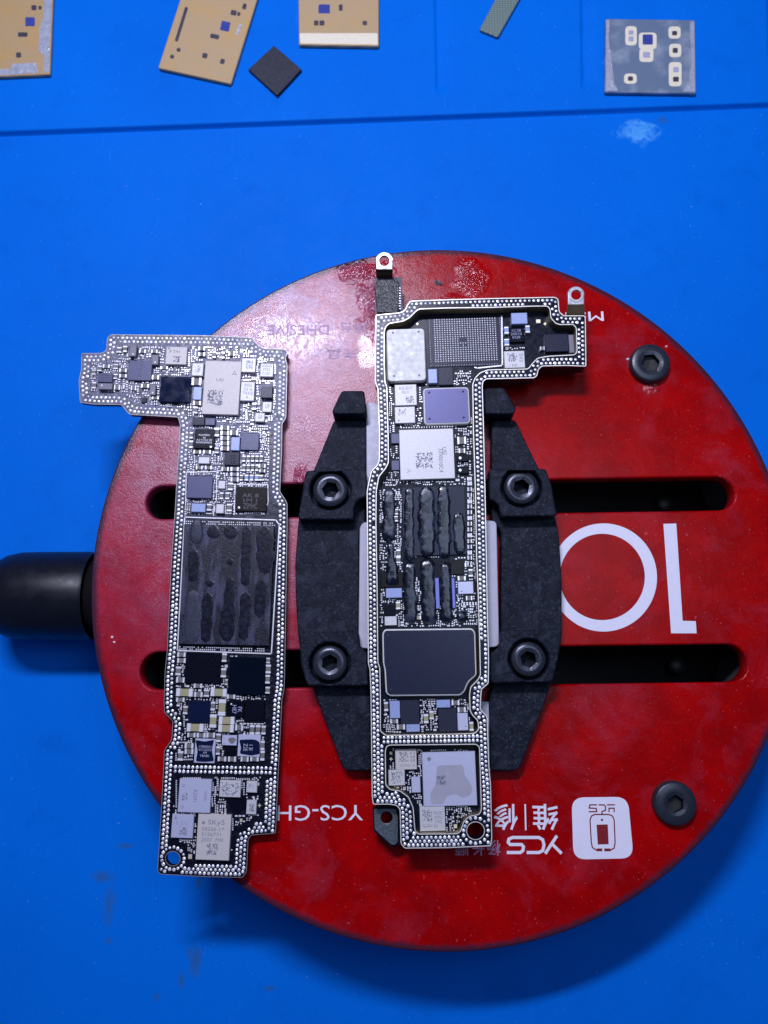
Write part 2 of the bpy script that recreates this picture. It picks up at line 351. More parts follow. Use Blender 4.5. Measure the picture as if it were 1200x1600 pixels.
def strokes(mb, lines, wpx, z, dz=0.003, mi=0):
    """flat thick polylines given in photo pixels"""
    for ln in lines:
        P = W(ln, z); n = len(P); k = (U(ln[0][0]+1, ln[0][1], z)-U(ln[0][0], ln[0][1], z)).length; hw = wpx*k/2
        L, R = [], []
        for i in range(n):
            a = (P[i]-P[i-1]).normalized() if i else (P[1]-P[0]).normalized()
            b = (P[i+1]-P[i]).normalized() if i < n-1 else a
            t = (a+b).normalized() if (a+b).length > 1e-6 else a
            nn = Vector((-t.y, t.x, 0)); m = hw/max(.4, nn.dot(Vector((-a.y, a.x, 0))))
            q = P[i].copy()
            if i == 0: q = q-a*hw*.9
            if i == n-1: q = q+b*hw*.9
            L.append(q+nn*m); R.append(q-nn*m)
        vs = [(p.x, p.y, p.z+dz) for p in L]+[(p.x, p.y, p.z+dz) for p in R]
        mb.add(vs, [(i, n+i, n+i+1, i+1) for i in range(n-1)], mi)

# polygon maths in photo pixels
def inside(p, poly):
    c = False; x, y = p; n = len(poly)
    for i in range(n):
        x1, y1 = poly[i][0], poly[i][1]; x2, y2 = poly[i-1][0], poly[i-1][1]
        if (y1 > y) != (y2 > y) and x < (x2-x1)*(y-y1)/(y2-y1)+x1: c = not c
    return c
def edist(p, poly):
    best = 1e9; x, y = p; n = len(poly)
    for i in range(n):
        ax, ay = poly[i-1][0], poly[i-1][1]; bx, by = poly[i][0], poly[i][1]; dx, dy = bx-ax, by-ay; l = dx*dx+dy*dy
        t = 0 if l == 0 else max(0, min(1, ((x-ax)*dx+(y-ay)*dy)/l)); d = (ax+t*dx-x)**2+(ay+t*dy-y)**2
        if d < best: best = d
    return math.sqrt(best)
def inset(poly, d):
    """parallel outline; d > 0 moves to the right of the walking direction (inwards for our clockwise-on-screen lists)"""
    out = []; n = len(poly)
    for i in range(n):
        a = Vector(poly[i][:2])-Vector(poly[i-1][:2]); b = Vector(poly[(i+1) % n][:2])-Vector(poly[i][:2])
        if a.length < 1e-9 or b.length < 1e-9: out.append(Vector(poly[i][:2])); continue
        a.normalize(); b.normalize(); na = Vector((-a.y, a.x)); nb = Vector((-b.y, b.x)); m = na+nb
        m = na if m.length < 1e-6 else m.normalized(); out.append(Vector(poly[i][:2])+m*(d/max(.5, m.dot(na))))
    return out
def walk(poly, step, phase=0.0):
    out = []; n = len(poly); tot = sum((Vector(poly[(i+1) % n][:2])-Vector(poly[i][:2])).length for i in range(n))
    k = max(1, round(tot/step)); st = tot/k; s = phase*st; acc = 0
    for i in range(n):
        a = Vector(poly[i][:2]); b = Vector(poly[(i+1) % n][:2]); l = (b-a).length
        while s <= acc+l and l > 0: out.append(a+(b-a)*((s-acc)/l)); s += st
        acc += l
    return out

# ------------------------------------------------------------------ the mat
ZM = -186
mm = MB()
# sheet
nx, ny = 60, 60; X0, X1, Y0, Y1 = -40, 40, -40, 40
mat_v = []; 
for j in range(ny+1):
    for i in range(nx+1):
        x = X0+(X1-X0)*i/nx; y = Y0+(Y1-Y0)*j/ny; mat_v.append((x, y, ZM/100))
mm.add(mat_v, [(j*(nx+1)+i, j*(nx+1)+i+1, (j+1)*(nx+1)+i+1, (j+1)*(nx+1)+i) for j in range(ny) for i in range(nx)], 0, True)
mo = mm.build('work_mat', M_MAT); mo['kind'] = 'structure'
# raised tray section at the far side with moulded channels
La, Lb = U(0, 214, ZM), U(1200, 169, ZM)
ld = (Lb-La).normalized()
def sst(t): t = max(0, min(1, t)); return t*t*(3-2*t)
chans = [(U(683, 150, ZM), U(680, 0, ZM)), (U(909, 143, ZM), U(907, 0, ZM)), (U(1199, 95, ZM), U(1197, 0, ZM))]
xs = set(round(-30+i*1.0, 3) for i in range(61))
for a_, b_ in chans: xs |= set(round(a_.x-.45+i*.03, 3) for i in range(31))
xs = sorted(xs); ds = [0, .015, .03, .045, .06, .08, .1, .14]+[.2+.08*i for i in range(24)]+[2.2, 2.5, 3, 4, 6, 10, 20, 30]
vs = []
for d in ds:
    for x in xs:
        y = La.y+(x-La.x)*ld.y/ld.x+d
        z = ZM/100+.002+.11*sst(d/.06)
        for (a_, b_) in chans:
            cx_ = a_.x+(b_.x-a_.x)*(y-a_.y)/(b_.y-a_.y); u = x-cx_
            prof = sst((u+.03)/.035)*(1-sst((u-.03)/.30))          # steep left wall, long soft slope back up on the right
            z -= .055*prof*sst((y-a_.y)/.12)
        vs.append((x, y, z))
NX = len(xs); tm = MB(); tm.add(vs, [(j*NX+i, j*NX+i+1, (j+1)*NX+i+1, (j+1)*NX+i) for j in range(len(ds)-1) for i in range(NX-1)], 0, True)
tray = tm.build('raised_mat_border', M_MAT); tray['kind'] = 'structure'

# ------------------------------------------------------------------ the fixture
fx = thing('board_holder', (0, 1, ZM/100), 'round red board holder with black clamping jaws and a black side knob', 'board holder')
DC = Vector((0.648, 1.415)); DR = 5.47
def slot(pa, pb, r):
    a, b = Vector(U(*pa)[:2]), Vector(U(*pb)[:2]); d = (b-a).normalized(); n = Vector((-d.y, d.x)); out = []
    th = math.atan2(n.y, n.x)
    for i in range(17): t = th-math.pi*i/16; out.append(b+Vector((math.cos(t), math.sin(t)))*r)
    for i in range(17): t = th+math.pi-math.pi*i/16; out.append(a+Vector((math.cos(t), math.sin(t)))*r)
    return out
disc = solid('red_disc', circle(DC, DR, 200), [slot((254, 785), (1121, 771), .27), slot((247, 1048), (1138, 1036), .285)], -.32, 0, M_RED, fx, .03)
tag(disc, 'round red acrylic plate, scuffed and flux stained, with two long slots')
# base under the plate: dark housing with a cavity under the slots
b = MB(); bc = (DC.x, DC.y)
b.lathe(bc, [(0.0, -1.55), (4.95, -1.55), (4.95, -.33), (5.05, -.33), (5.05, -1.4), (4.0, -1.85), (0.0, -1.85)], 64)
b.build('base_housing', M_BASE, fx)
for (x, y) in ((1040, 785), (1060, 1040)):
    b = MB(); c = U(x, y, -130); b.lathe((c.x, c.y), [(.0, -1.3), (.13, -1.3), (.16, -1.34), (.16, -1.56)], 20)
    b.build('slide_nut', M_BASE, fx)
# side knob
kc = U(60, 931, -107); kr = .745
x_r = U(150, 931, -105).x; x_l = U(-16, 931, -105).x
b = MB(); k = lambda r, x: (r, x)
b.lathe((0, kc.y, kc.z), [k(.0, x_l), k(kr*.35, x_l+.01), k(kr*.60, x_l+.06), k(kr*.80, x_l+.17), k(kr*.93, x_l+.34), k(kr*.99, x_l+.56), k(kr, x_l+.85), k(kr, x_r-.10), k(kr*.985, x_r-.07), k(kr*.985, x_r)], 64, 0, True, 'X')
kn = b.build('adjusting_knob', M_KNOB, fx)
b = MB(); b.lathe((0, kc.y, kc.z), [k(.0, x_r-.02), k(.62, x_r-.02), k(.62, x_r+1.2), k(0, x_r+1.2)], 40, 0, True, 'X'); b.build('knob_shaft', M_BASE, fx)

def hexhole(c, r, n=6, a0=.2): return [Vector((c[0]+r*math.cos(a0+2*math.pi*i/n), c[1]+r*math.sin(a0+2*math.pi*i/n))) for i in range(n)]
def screw(name, px, py, rpx, z0, z1, rh, m, parent, a0=.2, dome=True, label=None):
    """button / socket head screw with a real hexagonal recess"""
    c = U(px, py, z1); s_ = (U(px+1, py, z1)-U(px, py, z1)).length; r = rpx*s_; dep = .12 if dome else .22; rh = rh*s_; z0 /= 100; z1 /= 100
    b = MB(); N = 48
    prof = [(r, z0), (r, z1-.05), (r*.97, z1-.015), (r*.90, z1), (rh*1.32, z1)] if dome else [(r, z0), (r, z1-.03), (r*.95, z1), (rh*1.32, z1)]
    b.lathe(c, prof, N)
    hx = hexhole(c, rh, 6, a0); inn = []
    for i in range(N):
        a = 2*math.pi*i/N; best = 1e9
        f = math.cos(math.pi/6)/math.cos(((a-a0) % (math.pi/3))-math.pi/6); inn.append((c[0]+rh*f*math.cos(a), c[1]+rh*f*math.sin(a)))
    vs = [(c[0]+rh*1.32*math.cos(2*math.pi*i/N), c[1]+rh*1.32*math.sin(2*math.pi*i/N), z1) for i in range(N)]+[(p[0], p[1], z1-.012) for p in inn]+[(p[0], p[1], z1-dep) for p in inn]
    b.add(vs, [(i, (i+1) % N, N+(i+1) % N, N+i) for i in range(N)], 0)
    b.add(vs, [(N+i, N+(i+1) % N, 2*N+(i+1) % N, 2*N+i) for i in range(N)], 1)
    b.add([(p[0], p[1], z1-dep) for p in inn]+[(c[0], c[1], z1-dep-.01)], [(i, (i+1) % N, N) for i in range(N)], 1)
    o = b.build(name, [m, M_HOLE], parent)
    if label: o['label'] = label
    return o
screw('plate_screw', 1017, 566, 31.5, 0, 14, 15, M_SCREWB, fx, .1)
screw('plate_screw', 1056, 1256, 34, 0, 14, 14, M_SCREWB, fx, .45)

# jaws: low body, raised screw blocks, raised end tabs
def ring_cut(px, py, rpx, z):
    s_ = (U(px+1, py, z)-U(px, py, z)).length; return circle(U(px, py, z), rpx*s_, 40)
ZB, ZK, ZT, ZP = 26, 52, 56, 33
LJ = [(522, 656), (573, 656), (572, 740), (570, 820), (561, 830), (560, 1010), (578, 1030), (580, 1204), (540, 1204), (534, 1196), (497, 1098), (486, 1060), (466, 1000), (462, 935), (461, 880), (466, 815), (478, 760), (490, 735)]
RJ = [(768, 656), (805, 656), (841, 730), (854, 760), (868, 808), (874, 840), (878, 912), (878, 990), (872, 1030), (862, 1066), (852, 1096), (814, 1197), (807, 1204), (766, 1204), (764, 1090), (783, 1030), (783, 830), (768, 812)]
def jaw(body, blocks, tabs, strips, screws, label):
    j = solid('clamping_jaw', fillet([p[:2] for p in W(body, ZB)], .05, 2), [], 0.002, ZB/100, M_JAW, fx, .02); j['label'] = label
    for (poly, hole) in blocks:
        o = solid('screw_block', fillet([p[:2] for p in W(poly, ZK)], .05, 2), [ring_cut(hole[0], hole[1], 32, ZK)], ZB/100-.004, ZK/100, M_JAW, j, .025)
    for poly in tabs:
        solid('end_tab', fillet([p[:2] for p in W(poly, ZT)], .04, 2), [], 0.004, ZT/100, M_JAW, j, .025)
    for poly, z in strips:
        solid('steel_strip', fillet([p[:2] for p in W(poly, z)], .07, 3), [], ZB/100-.2, z/100, M_PLATE, j, .012)
    for (x, y, a) in screws: screw('socket_screw', x, y, 27, ZB, ZK-4, 13.5, M_SCREW, j, a, False)
jaw(LJ, [([(478, 735), (572, 732), (573, 776), (560, 780), (554, 790), (553, 812), (465, 812)], (516, 765)),
         ([(467, 988), (560, 986), (563, 1012), (574, 1018), (576, 1072), (480, 1072), (470, 1040)], (515, 1036))],
    [[(534, 610), (569, 610), (573, 641), (573, 647), (520, 647), (519, 641)]],
    [([(572, 628), (584, 628), (600, 640), (600, 815), (573, 812)], 30), ([(562, 824), (567, 816), (600, 814), (602, 1016), (560, 1012)], 34), ([(577, 1018), (602, 1018), (602, 1204), (579, 1204)], 20)],
    [(516, 765, .9), (515, 1036, .5)], 'left black clamping jaw, dusty, under the left edge of the board')
jaw(RJ, [([(764, 732), (853, 732), (862, 757), (871, 806), (783, 808), (779, 788), (764, 780)], (815, 761)),
         ([(783, 984), (879, 984), (874, 1022), (864, 1066), (766, 1068), (766, 1020), (781, 1012)], (826, 1030))],
    [[(757, 606), (787, 605), (807, 638), (803, 647), (757, 647)]],
    [([(745, 812), (776, 814), (780, 1010), (745, 1014)], 34), ([(745, 1096), (768, 1096), (772, 1112), (773, 1204), (745, 1204)], 20)],
    [(815, 761, .3), (826, 1030, .7)], 'right black clamping jaw, dusty, beside the large white digits')

# printing on the plate
T0 = .002
b = MB(); one = [(1036.5, 818.5), (1056.6, 818), (1066.5, 970), (1087, 970.6), (1088.4, 989.5), (1048.5, 989.5)]
P = W(one, 0); vs = [(p.x, p.y, T0) for p in P]; b.add(vs, [(0, 5, 4, 3, 2, 1)])
zo = [(943+83.5*math.cos(a)+(3 if False else 0), 902.3+84.5*math.sin(a)) for a in [2*math.pi*i/96 for i in range(96)]]
zi = [(941+66.5*math.cos(a), 901.5+67.5*math.sin(a)) for a in [2*math.pi*i/96 for i in range(96)]]
A, B_ = W(zo, 0), W(zi, 0); vs = [(p.x, p.y, T0) for p in A]+[(p.x, p.y, T0) for p in B_]
b.add(vs, [(i, 96+i, 96+(i+1) % 96, (i+1) % 96) for i in range(96)])
o = b.build('printed_number', M_INK, fx); o['label'] = 'large white number 10 printed upside down'
text('printed_model_code', 'YCS-GH', 500, 1270, 134, 23, 0, 180.5, M_INK, fx, T0, .0)
text('printed_origin_text', 'Made in China', 836, 496.5, 214, 16, 0, 181, M_INK, fx, T0, .0)
# logo tile
b = MB(); tile = fillet([(893, 1246), (981, 1245), (990, 1341), (896, 1343)], 20, 8); P = W(tile, 0)
b.add([(p.x, p.y, T0) for p in P], [tuple(reversed(range(len(P))))]); lg = b.build('printed_logo', M_INK, fx)
lg['label'] = 'white rounded square logo with a small phone outline'
b = MB()
strokes(b, [[(938, 1328), (931, 1328), (925.5, 1324), (923.8, 1316), (921.8, 1281), (924, 1275), (929, 1272.5), (951, 1272.5), (957, 1275), (959.5, 1281), (961, 1316), (959.5, 1325), (954, 1328), (947, 1328)],
            [(932, 1257.5), (921.5, 1257.5), (920.5, 1262.5), (931.5, 1263), (932.5, 1268), (920.5, 1268.3)],
            [(936, 1257.5), (944, 1257.7), (946, 1260), (946, 1266), (940.5, 1268), (940.5, 1272)],
            [(949, 1257.5), (960, 1257.5)], [(951.5, 1268), (951.5, 1262.8), (959.5, 1262.8), (959.5, 1268)]], 1.9, 0, T0+.002)
strokes(b, [[(934, 1327.8), (939, 1327.8)], [(946, 1327.8), (952, 1327.8)]], 4.2, 0, T0+.003)
P = W([(932, 1288.5), (949.5, 1288), (951, 1319), (934, 1319.5)], 0); b.add([(p.x, p.y, T0+.002) for p in P], [(3, 2, 1, 0)])
P = W([(940.5+2*math.cos(a), 1281+2*math.sin(a)) for a in [math.pi*i/4 for i in range(8)]], 0); b.add([(p.x, p.y, T0+.002) for p in P], [tuple(reversed(range(8)))])
b.build('logo_marks', M_INKRED, lg)
# YCS wordmark drawn with even strokes, upside down
b = MB()
strokes(b, [[(822, 1308.5), (801, 1308.5), (795, 1311), (794, 1316), (797, 1319.5), (815, 1319.5), (818, 1323), (817, 1329), (813, 1332), (794, 1332)],
            [(826, 1308.5), (842, 1308.5), (848, 1312), (850, 1320), (848, 1329), (842, 1332), (825, 1332)],
            [(869, 1307.5), (853, 1332)]], 4.6, 0, T0)
strokes(b, [[(863.5, 1319.5), (876, 1332)]], 4.6, 0, T0+.0012)
strokes(b, [[(820.5, 1257.5), (821.5, 1296)]], 2.4, 0, T0)
b.build('printed_letters', M_INK, fx)
def cjk(chars): 
    for (ch, x0, y0, x1, y1, m) in chars: text('printed_character', ch, (x0+x1)/2, (y0+y1)/2, x1-x0, y1-y0, 0, 179.2, m, fx, T0, .012)
cjk([('维', 832, 1257, 872, 1296, M_INK), ('修', 771, 1257, 809, 1296, M_INK), ('杨', 761, 1313, 782, 1336, M_INKF), ('长', 737, 1314, 757, 1336, M_INKF), ('顺', 711, 1315, 733, 1336, M_INKF)])
text('worn_print', 'DHESJVE', 466, 513, 96, 22, 0, 180, M_INKF, fx, T0, .01)
text('worn_print', '焊台', 552, 512, 42, 18, 0, 180, M_INKF, fx, T0, .01)
text('worn_print', '夹具', 535, 553, 52, 18, 0, 180, M_INKF, fx, T0, .01)

# ------------------------------------------------------------------ circuit boards
class Board:
    def __init__(s, name, loc, label, ang, z):
        s.root = thing(name, loc, label, 'circuit board'); s.ang = math.radians(ang); s.z = z; s.rects = []; s.ncap = 0
        s.tiny = MB()
    def geo(s, r, z=None):
        z = s.z if z is None else z
        x0, y0, x1, y1 = r; c = U((x0+x1)/2, (y0+y1)/2, z); k = (U((x0+x1)/2+1, (y0+y1)/2, z)-U((x0+x1)/2, (y0+y1)/2, z)).length
        return c, (x1-x0)*k, (y1-y0)*k
    def claim(s, r, m=.8): s.rects.append((r[0]-m, r[1]-m, r[2]+m, r[3]+m))
    def free(s, r):
        for q in s.rects:
            if r[0] < q[2] and r[2] > q[0] and r[1] < q[3] and r[3] > q[1]: return False
        return True
    def chip(s, name, r, h, mat, label=None, ch=.6, dot=None, dotm=None, da=0.0, claim=True):
        c, w, hh = s.geo(r, s.z+h); b = MB(); b.box(c, w, hh, s.z/100, (s.z+h)/100, s.ang+da, ch/100)
        mats = [mat]
        if dot:
            d = U(dot[0], dot[1], s.z+h); rr = dot[2]*.01
            b.add([(d.x+rr*math.cos(a), d.y+rr*math.sin(a), (s.z+h)/100+.0015) for a in [math.pi*i/5 for i in range(10)]], [tuple(range(10))], 1); mats.append(dotm or M_LASER)
        o = b.build(name, mats, s.root)
        if label: o['label'] = label
        if claim: s.claim(r)
        o['_z'] = 0; del o['_z']
        return o
    def cap(s, r, mat=None, h=4, name='capacitor', vert=None):
        x0, y0, x1, y1 = r; w, hh = x1-x0, y1-y0; vert = (hh > w) if vert is None else vert
        mat = mat or M_CAPG; c, ww, wh = s.geo(r, s.z+h); b = MB()
        s.passive(b, c, ww, wh, h, vert); s.claim(r, .4)
        return b.build(name, [M_SOLDER, mat], s.root)
    def passive(s, b, c, w, h, z, vert, e=.24, mi=(0, 1)):
        ca, sa = math.cos(s.ang), math.sin(s.ang); Z0, Z1 = s.z/100, (s.z+z)/100
        L = h if vert else w
        for sg in (-1, 1):
            d = sg*(L/2-L*e/2); p = (-d*sa, d*ca) if vert else (d*ca, d*sa)
            q = (c[0]+p[0], c[1]+p[1]); b.box(q, w if vert else L*e, L*e if vert else h, Z0, Z1, s.ang, .004, mi[0])
        if vert: b.box(c, w*.92, L*(1-2*e), Z0, Z1-.004, s.ang, .002, mi[1])
        else: b.box(c, L*(1-2*e), h*.92, Z0, Z1-.004, s.ang, .002, mi[1])
    def line(s, parent, pts, w, h=1.2, name='solder_line', mat=None, closed=False):
        b = MB(); P = pts+[pts[0]] if closed else pts
        for i in range(len(P)-1):
            a, q = U(*P[i], s.z+h), U(*P[i+1], s.z+h); d = q-a; L = d.length
            b.box((a+q)/2, L+w*.01, w*.01, s.z/100, (s.z+h)/100, math.atan2(d.y, d.x), .003)
        return b.build(name, mat or M_SOLDER, parent)
    def mark(s, parent, body, r, h, ang, mat, bold=0.0):
        return text('marking', body, (r[0]+r[2])/2, (r[1]+r[3])/2, r[2]-r[0], r[3]-r[1], s.z+h, ang+math.degrees(s.ang), mat, parent, .0016, bold)
    def speckle(s, parent, r, h, mat, n=9, fill=.5, seed=1, frame=True):
        """laser etched patch: irregular specks"""
        rnd = random.Random(seed); c, w, hh = s.geo(r, s.z+h); b = MB(); ca, sa = math.cos(s.ang), math.sin(s.ang); z = (s.z+h)/100+.0016
        def q(x0, y0, x1, y1):
            b.add([(c[0]+x*ca-y*sa, c[1]+x*sa+y*ca, z) for x, y in ((x0, y0), (x1, y0), (x1, y1), (x0, y1))], [(0, 1, 2, 3)])
        m = max(3, int(n*hh/w)) if w > 0 else n
        for i in range(n):
            for j in range(m):
                if rnd.random() < fill:
                    x = -w/2+w*(i+.5)/n+rnd.uniform(-.2, .2)*w/n; y = -hh/2+hh*(j+.5)/m+rnd.uniform(-.2, .2)*hh/m
                    a_ = w/n*rnd.uniform(.3, .65); b_ = hh/m*rnd.uniform(.3, .65); q(x-a_, y-b_, x+a_, y+b_)
        return b.build('marking', mat, parent)
    def fillers(s, poly, n, dense=1.0, seed=3, sizes=None, holes=()):
        """short runs of tiny passives and pads wherever the board is still free"""
        rnd = random.Random(seed); xs = [p[0] for p in poly]; ys = [p[1] for p in poly]
        sizes = sizes or [(2, 2, 'p'), (2, 2, 'p'), (2.2, 4.4, 'c'), (4.4, 2.2, 'c'), (3, 2, 'p'), (2, 3, 'p'), (6, 3.4, 'c'), (3.4, 6, 'c'), (4.6, 3, 'c')]
        for _ in range(n):
            w, h, k = rnd.choice(sizes); x, y = rnd.uniform(min(xs), max(xs)), rnd.uniform(min(ys), max(ys)); hor = rnd.random() < .5
            step = (w if hor else h)+rnd.choice((1.0, 1.3, 1.6)); m = rnd.randint(1, 7)
            rr = rnd.random()
            for i in range(m):
                cx, cy = (x+i*step, y) if hor else (x, y+i*step); r = (cx-w/2, cy-h/2, cx+w/2, cy+h/2)
                if not all(inside(q, poly) for q in ((r[0]-.6, r[1]-.6), (r[2]+.6, r[1]-.6), (r[2]+.6, r[3]+.6), (r[0]-.6, r[3]+.6))): break
                if not s.free(r): break
                s.claim(r, .35); c, ww, hh = s.geo(r, s.z+1.5)
                if k == 'p': s.tiny.box(c, ww, hh, s.z/100, (s.z+rnd.uniform(.4, 1.6))/100, s.ang, .003, 0)
                else: s.passive(s.tiny, c, ww, hh, 2.2, h > w, .30, (0, 1 if rr < .75 else 2))
    def dots(s, outer, holes, z, zones=(), r=3.05, skip=(), pitch=6.9, hexa=None):
        """the staggered rows of tinned pads; every row is laid parallel to an outline"""
        acc = []; grid = {}
        def ok(p, dmin=5.9, e=4.1):
            if not inside(p, outer) or any(inside(p, h) for h in holes): return False
            if edist(p, outer) < e or any(edist(p, h) < e for h in holes): return False
            if any(q[0] < p[0] < q[2] and q[1] < p[1] < q[3] for q in skip): return False
            gx, gy = int(p[0]//8), int(p[1]//8)
            for i in (-1, 0, 1):
                for j in (-1, 0, 1):
                    for a in grid.get((gx+i, gy+j), ()):
                        if (a[0]-p[0])**2+(a[1]-p[1])**2 < dmin*dmin: return False
            acc.append(p); grid.setdefault((gx, gy), []).append(p); return True
        for rows in zones:
            for p in rows(): ok(p)
        return acc, ok
    def put_dots(s, pts, z, name='solder_pads', r=2.4, jit=0.0):
        b = MB(); rnd = random.Random(5)
        for p in pts:
            c = U(p[0]+rnd.uniform(-jit, jit), p[1]+rnd.uniform(-jit, jit), z); b.dome(c, r*.01*rnd.uniform(.84, 1.10), z/100, rnd.uniform(.003, .008), 8, 1 if rnd.random() < .16 else 0)
        o = b.build(name, [M_SOLDER, M_DULL], s.root); o['kind'] = 'stuff'; return o

def trim(outline_px, w, z0, z1, z, name, parent, mat=None):
    a = outline_px; bb = inset(a, w); A = W([tuple(p) for p in a], z); B2 = W([tuple(p) for p in bb], z)
    m = MB(); m.ring(A, B2, z0/100, z1/100); return m.build(name, mat or M_EDGE, parent)

# ================= right board (two layers: floor board + frame) =================
ZF = 40; ZTOP = 60
rb = Board('circuit_board', (U(675, 900).x, U(675, 900).y, .32), 'right circuit board with gold edged frame and silver lugs, clamped between the black jaws', 1.5, ZF)
OUT = [(586.7, 492), (608, 490), (627, 488), (633, 484), (636.7, 475), (641.7, 470), (697, 468), (770, 466), (867, 464), (872.5, 467.5), (874, 487), (880, 493), (913, 493), (915, 496), (916, 573), (886.7, 571.7), (846.7, 572.5), (841, 578), (839.7, 586.7), (835, 591), (760, 592.5), (755, 596), (754, 603), (756, 670), (758, 753), (759.5, 817), (761.5, 930), (764, 1030), (763.5, 1068), (752.5, 1077), (750.6, 1107.5), (761.6, 1120), (763.4, 1172), (764.3, 1197), (767, 1227), (769, 1309), (767, 1322), (698, 1325), (632, 1325.7), (626, 1318), (624.6, 1265), (619.5, 1258.7), (608.5, 1257), (582.8, 1257), (581, 1245), (580, 1153), (579, 1080), (577.5, 1045), (575, 1037), (574.5, 930), (573.5, 817), (573, 768), (575, 757), (580, 736), (589, 727), (592, 720), (592.5, 678), (590, 607), (586, 598), (586, 546)]
H1 = [(601, 570), (601, 518), (603, 511), (608, 506), (630, 502.5), (640, 497), (650, 487), (655, 483.5), (697, 482), (770, 481), (837, 479), (855, 479), (858.7, 483), (860, 497), (868, 506), (875, 508), (895, 507.5), (899.7, 512), (901, 550), (897, 554), (857, 556), (840, 559), (832, 567), (825, 576), (762, 577.5), (750, 582), (742, 590), (738, 600), (739, 670), (741.7, 753), (742.5, 780), (744, 867), (746.7, 933), (749, 1010), (750, 1055), (746, 1062), (735, 1073), (733, 1085), (734, 1111), (738, 1118), (746, 1126), (747.5, 1139), (742, 1145.6), (603, 1148.7), (595, 1142), (595, 1096), (594, 1043), (591, 1035), (590, 930), (588, 817), (588.5, 767), (592.5, 745), (603, 732), (607.5, 723), (607, 677), (605, 605), (602, 597)]
H2 = [(602.6, 1175), (604, 1167), (609, 1164.7), (744, 1163.4), (748.7, 1168), (751.5, 1265), (748.7, 1271.6), (733, 1275), (724, 1283.5), (719.4, 1298), (714.8, 1302), (654, 1302.7), (649, 1298), (646, 1261.5), (638.7, 1245), (625, 1235), (609.4, 1233), (603.4, 1226.6)]
HC = [(743+13.5*math.cos(a), 1298+13.5*math.sin(a)) for a in [2*math.pi*i/28 for i in range(28)]]
fo = fillet(OUT, 3.0, 3); f1 = fillet(H1, 3.0, 3); f2 = fillet(H2, 3.0, 3)
w2 = lambda pts, z: [Vector(p[:2]) for p in W([tuple(q) for q in pts], z)]
solid('frame', w2(fo, ZTOP), [w2(f1, ZTOP), w2(f2, ZTOP), w2(HC, ZTOP)], ZF/100+.001, ZTOP/100, M_MASK, rb.root, .003)
solid('lower_board', w2(inset(fo, -.2), ZTOP), [w2(HC, ZTOP)], (ZF-7)/100, ZF/100, M_MASK, rb.root, .003)
trim(fo, 1.3, ZTOP-4, ZTOP+.5, ZTOP, 'edge_plating', rb.root)
for hh in (f1, f2):
    trim(hh, -1.3, ZTOP-3, ZTOP+.5, ZTOP, 'edge_plating', rb.root)
    m = MB(); A = W([tuple(p) for p in inset(hh, .12)], ZTOP); A2 = [Vector((p.x, p.y, 0)) for p in A]; n = len(A)
    m.add([(p.x, p.y, ZF/100) for p in A]+[(p.x, p.y, ZTOP/100-.03) for p in A], [(i, (i+1) % n, n+(i+1) % n, n+i) for i in range(n)])
    m.build('cavity_wall', M_WALL, rb.root)
trim(HC, -1.0, ZTOP-3, ZTOP+.4, ZTOP, 'hole_plating', rb.root)

def stagger(row, outer, d=5.9):
    out = []
    for i in range(len(row)):
        a, b_ = Vector(row[i-1]), Vector(row[i]); v = b_-a
        if 2 < v.length < 11:
            m = (a+b_)/2; n = Vector((-v.y, v.x)).normalized(); k = math.sqrt(max(9, 6.75**2-(v.length/2)**2)); out.append(m+n*k)
    return out
def band_dots(outer, holes, extra=(), ring=None):
    acc = []; grid = {}
    def ok(p, dmin=6.05, e=4.0):
        if not inside(p, outer) or any(inside(p, h) for h in holes): return
        if edist(p, outer) < e or any(edist(p, h) < e for h in holes): return
        gx, gy = int(p[0]//8), int(p[1]//8)
        for i in (-1, 0, 1):
            for j in (-1, 0, 1):
                for a in grid.get((gx+i, gy+j), ()):
                    if (a[0]-p[0])**2+(a[1]-p[1])**2 < dmin*dmin: return
        p = (p[0], p[1]); acc.append(p); grid.setdefault((gx, gy), []).append(p)
    return acc, ok
acc, ok = band_dots(fo, [f1, f2, HC])
for i in range(16): a = 2*math.pi*i/16; ok((743+20*math.cos(a), 1298+20*math.sin(a)))
for i in range(24): ok((600+i*6.35, 1152.8+(-.1)*i)); 
for i in range(24): ok((600+i*6.35, 1159.4+(-.1)*i))
for p in walk(inset(fo, 4.8), 7.05): ok(p)
row1 = walk(inset(fo, 4.8), 7.05)
for p in stagger(row1, fo): ok(p, 6.0)
for p in stagger(stagger(row1, fo), fo): ok(p, 6.0)
for hh in (f1, f2):
    for p in walk(inset(hh, -4.8), 6.9, .3): ok(p, 6.2)
for j in range(120):
    for i in range(60):
        p = (575+i*6.4+(j % 2)*3.2, 460+j*6.0*1.2)
        if j < 122: ok(p, 6.2, 4.4)
rb.put_dots(acc, ZTOP)

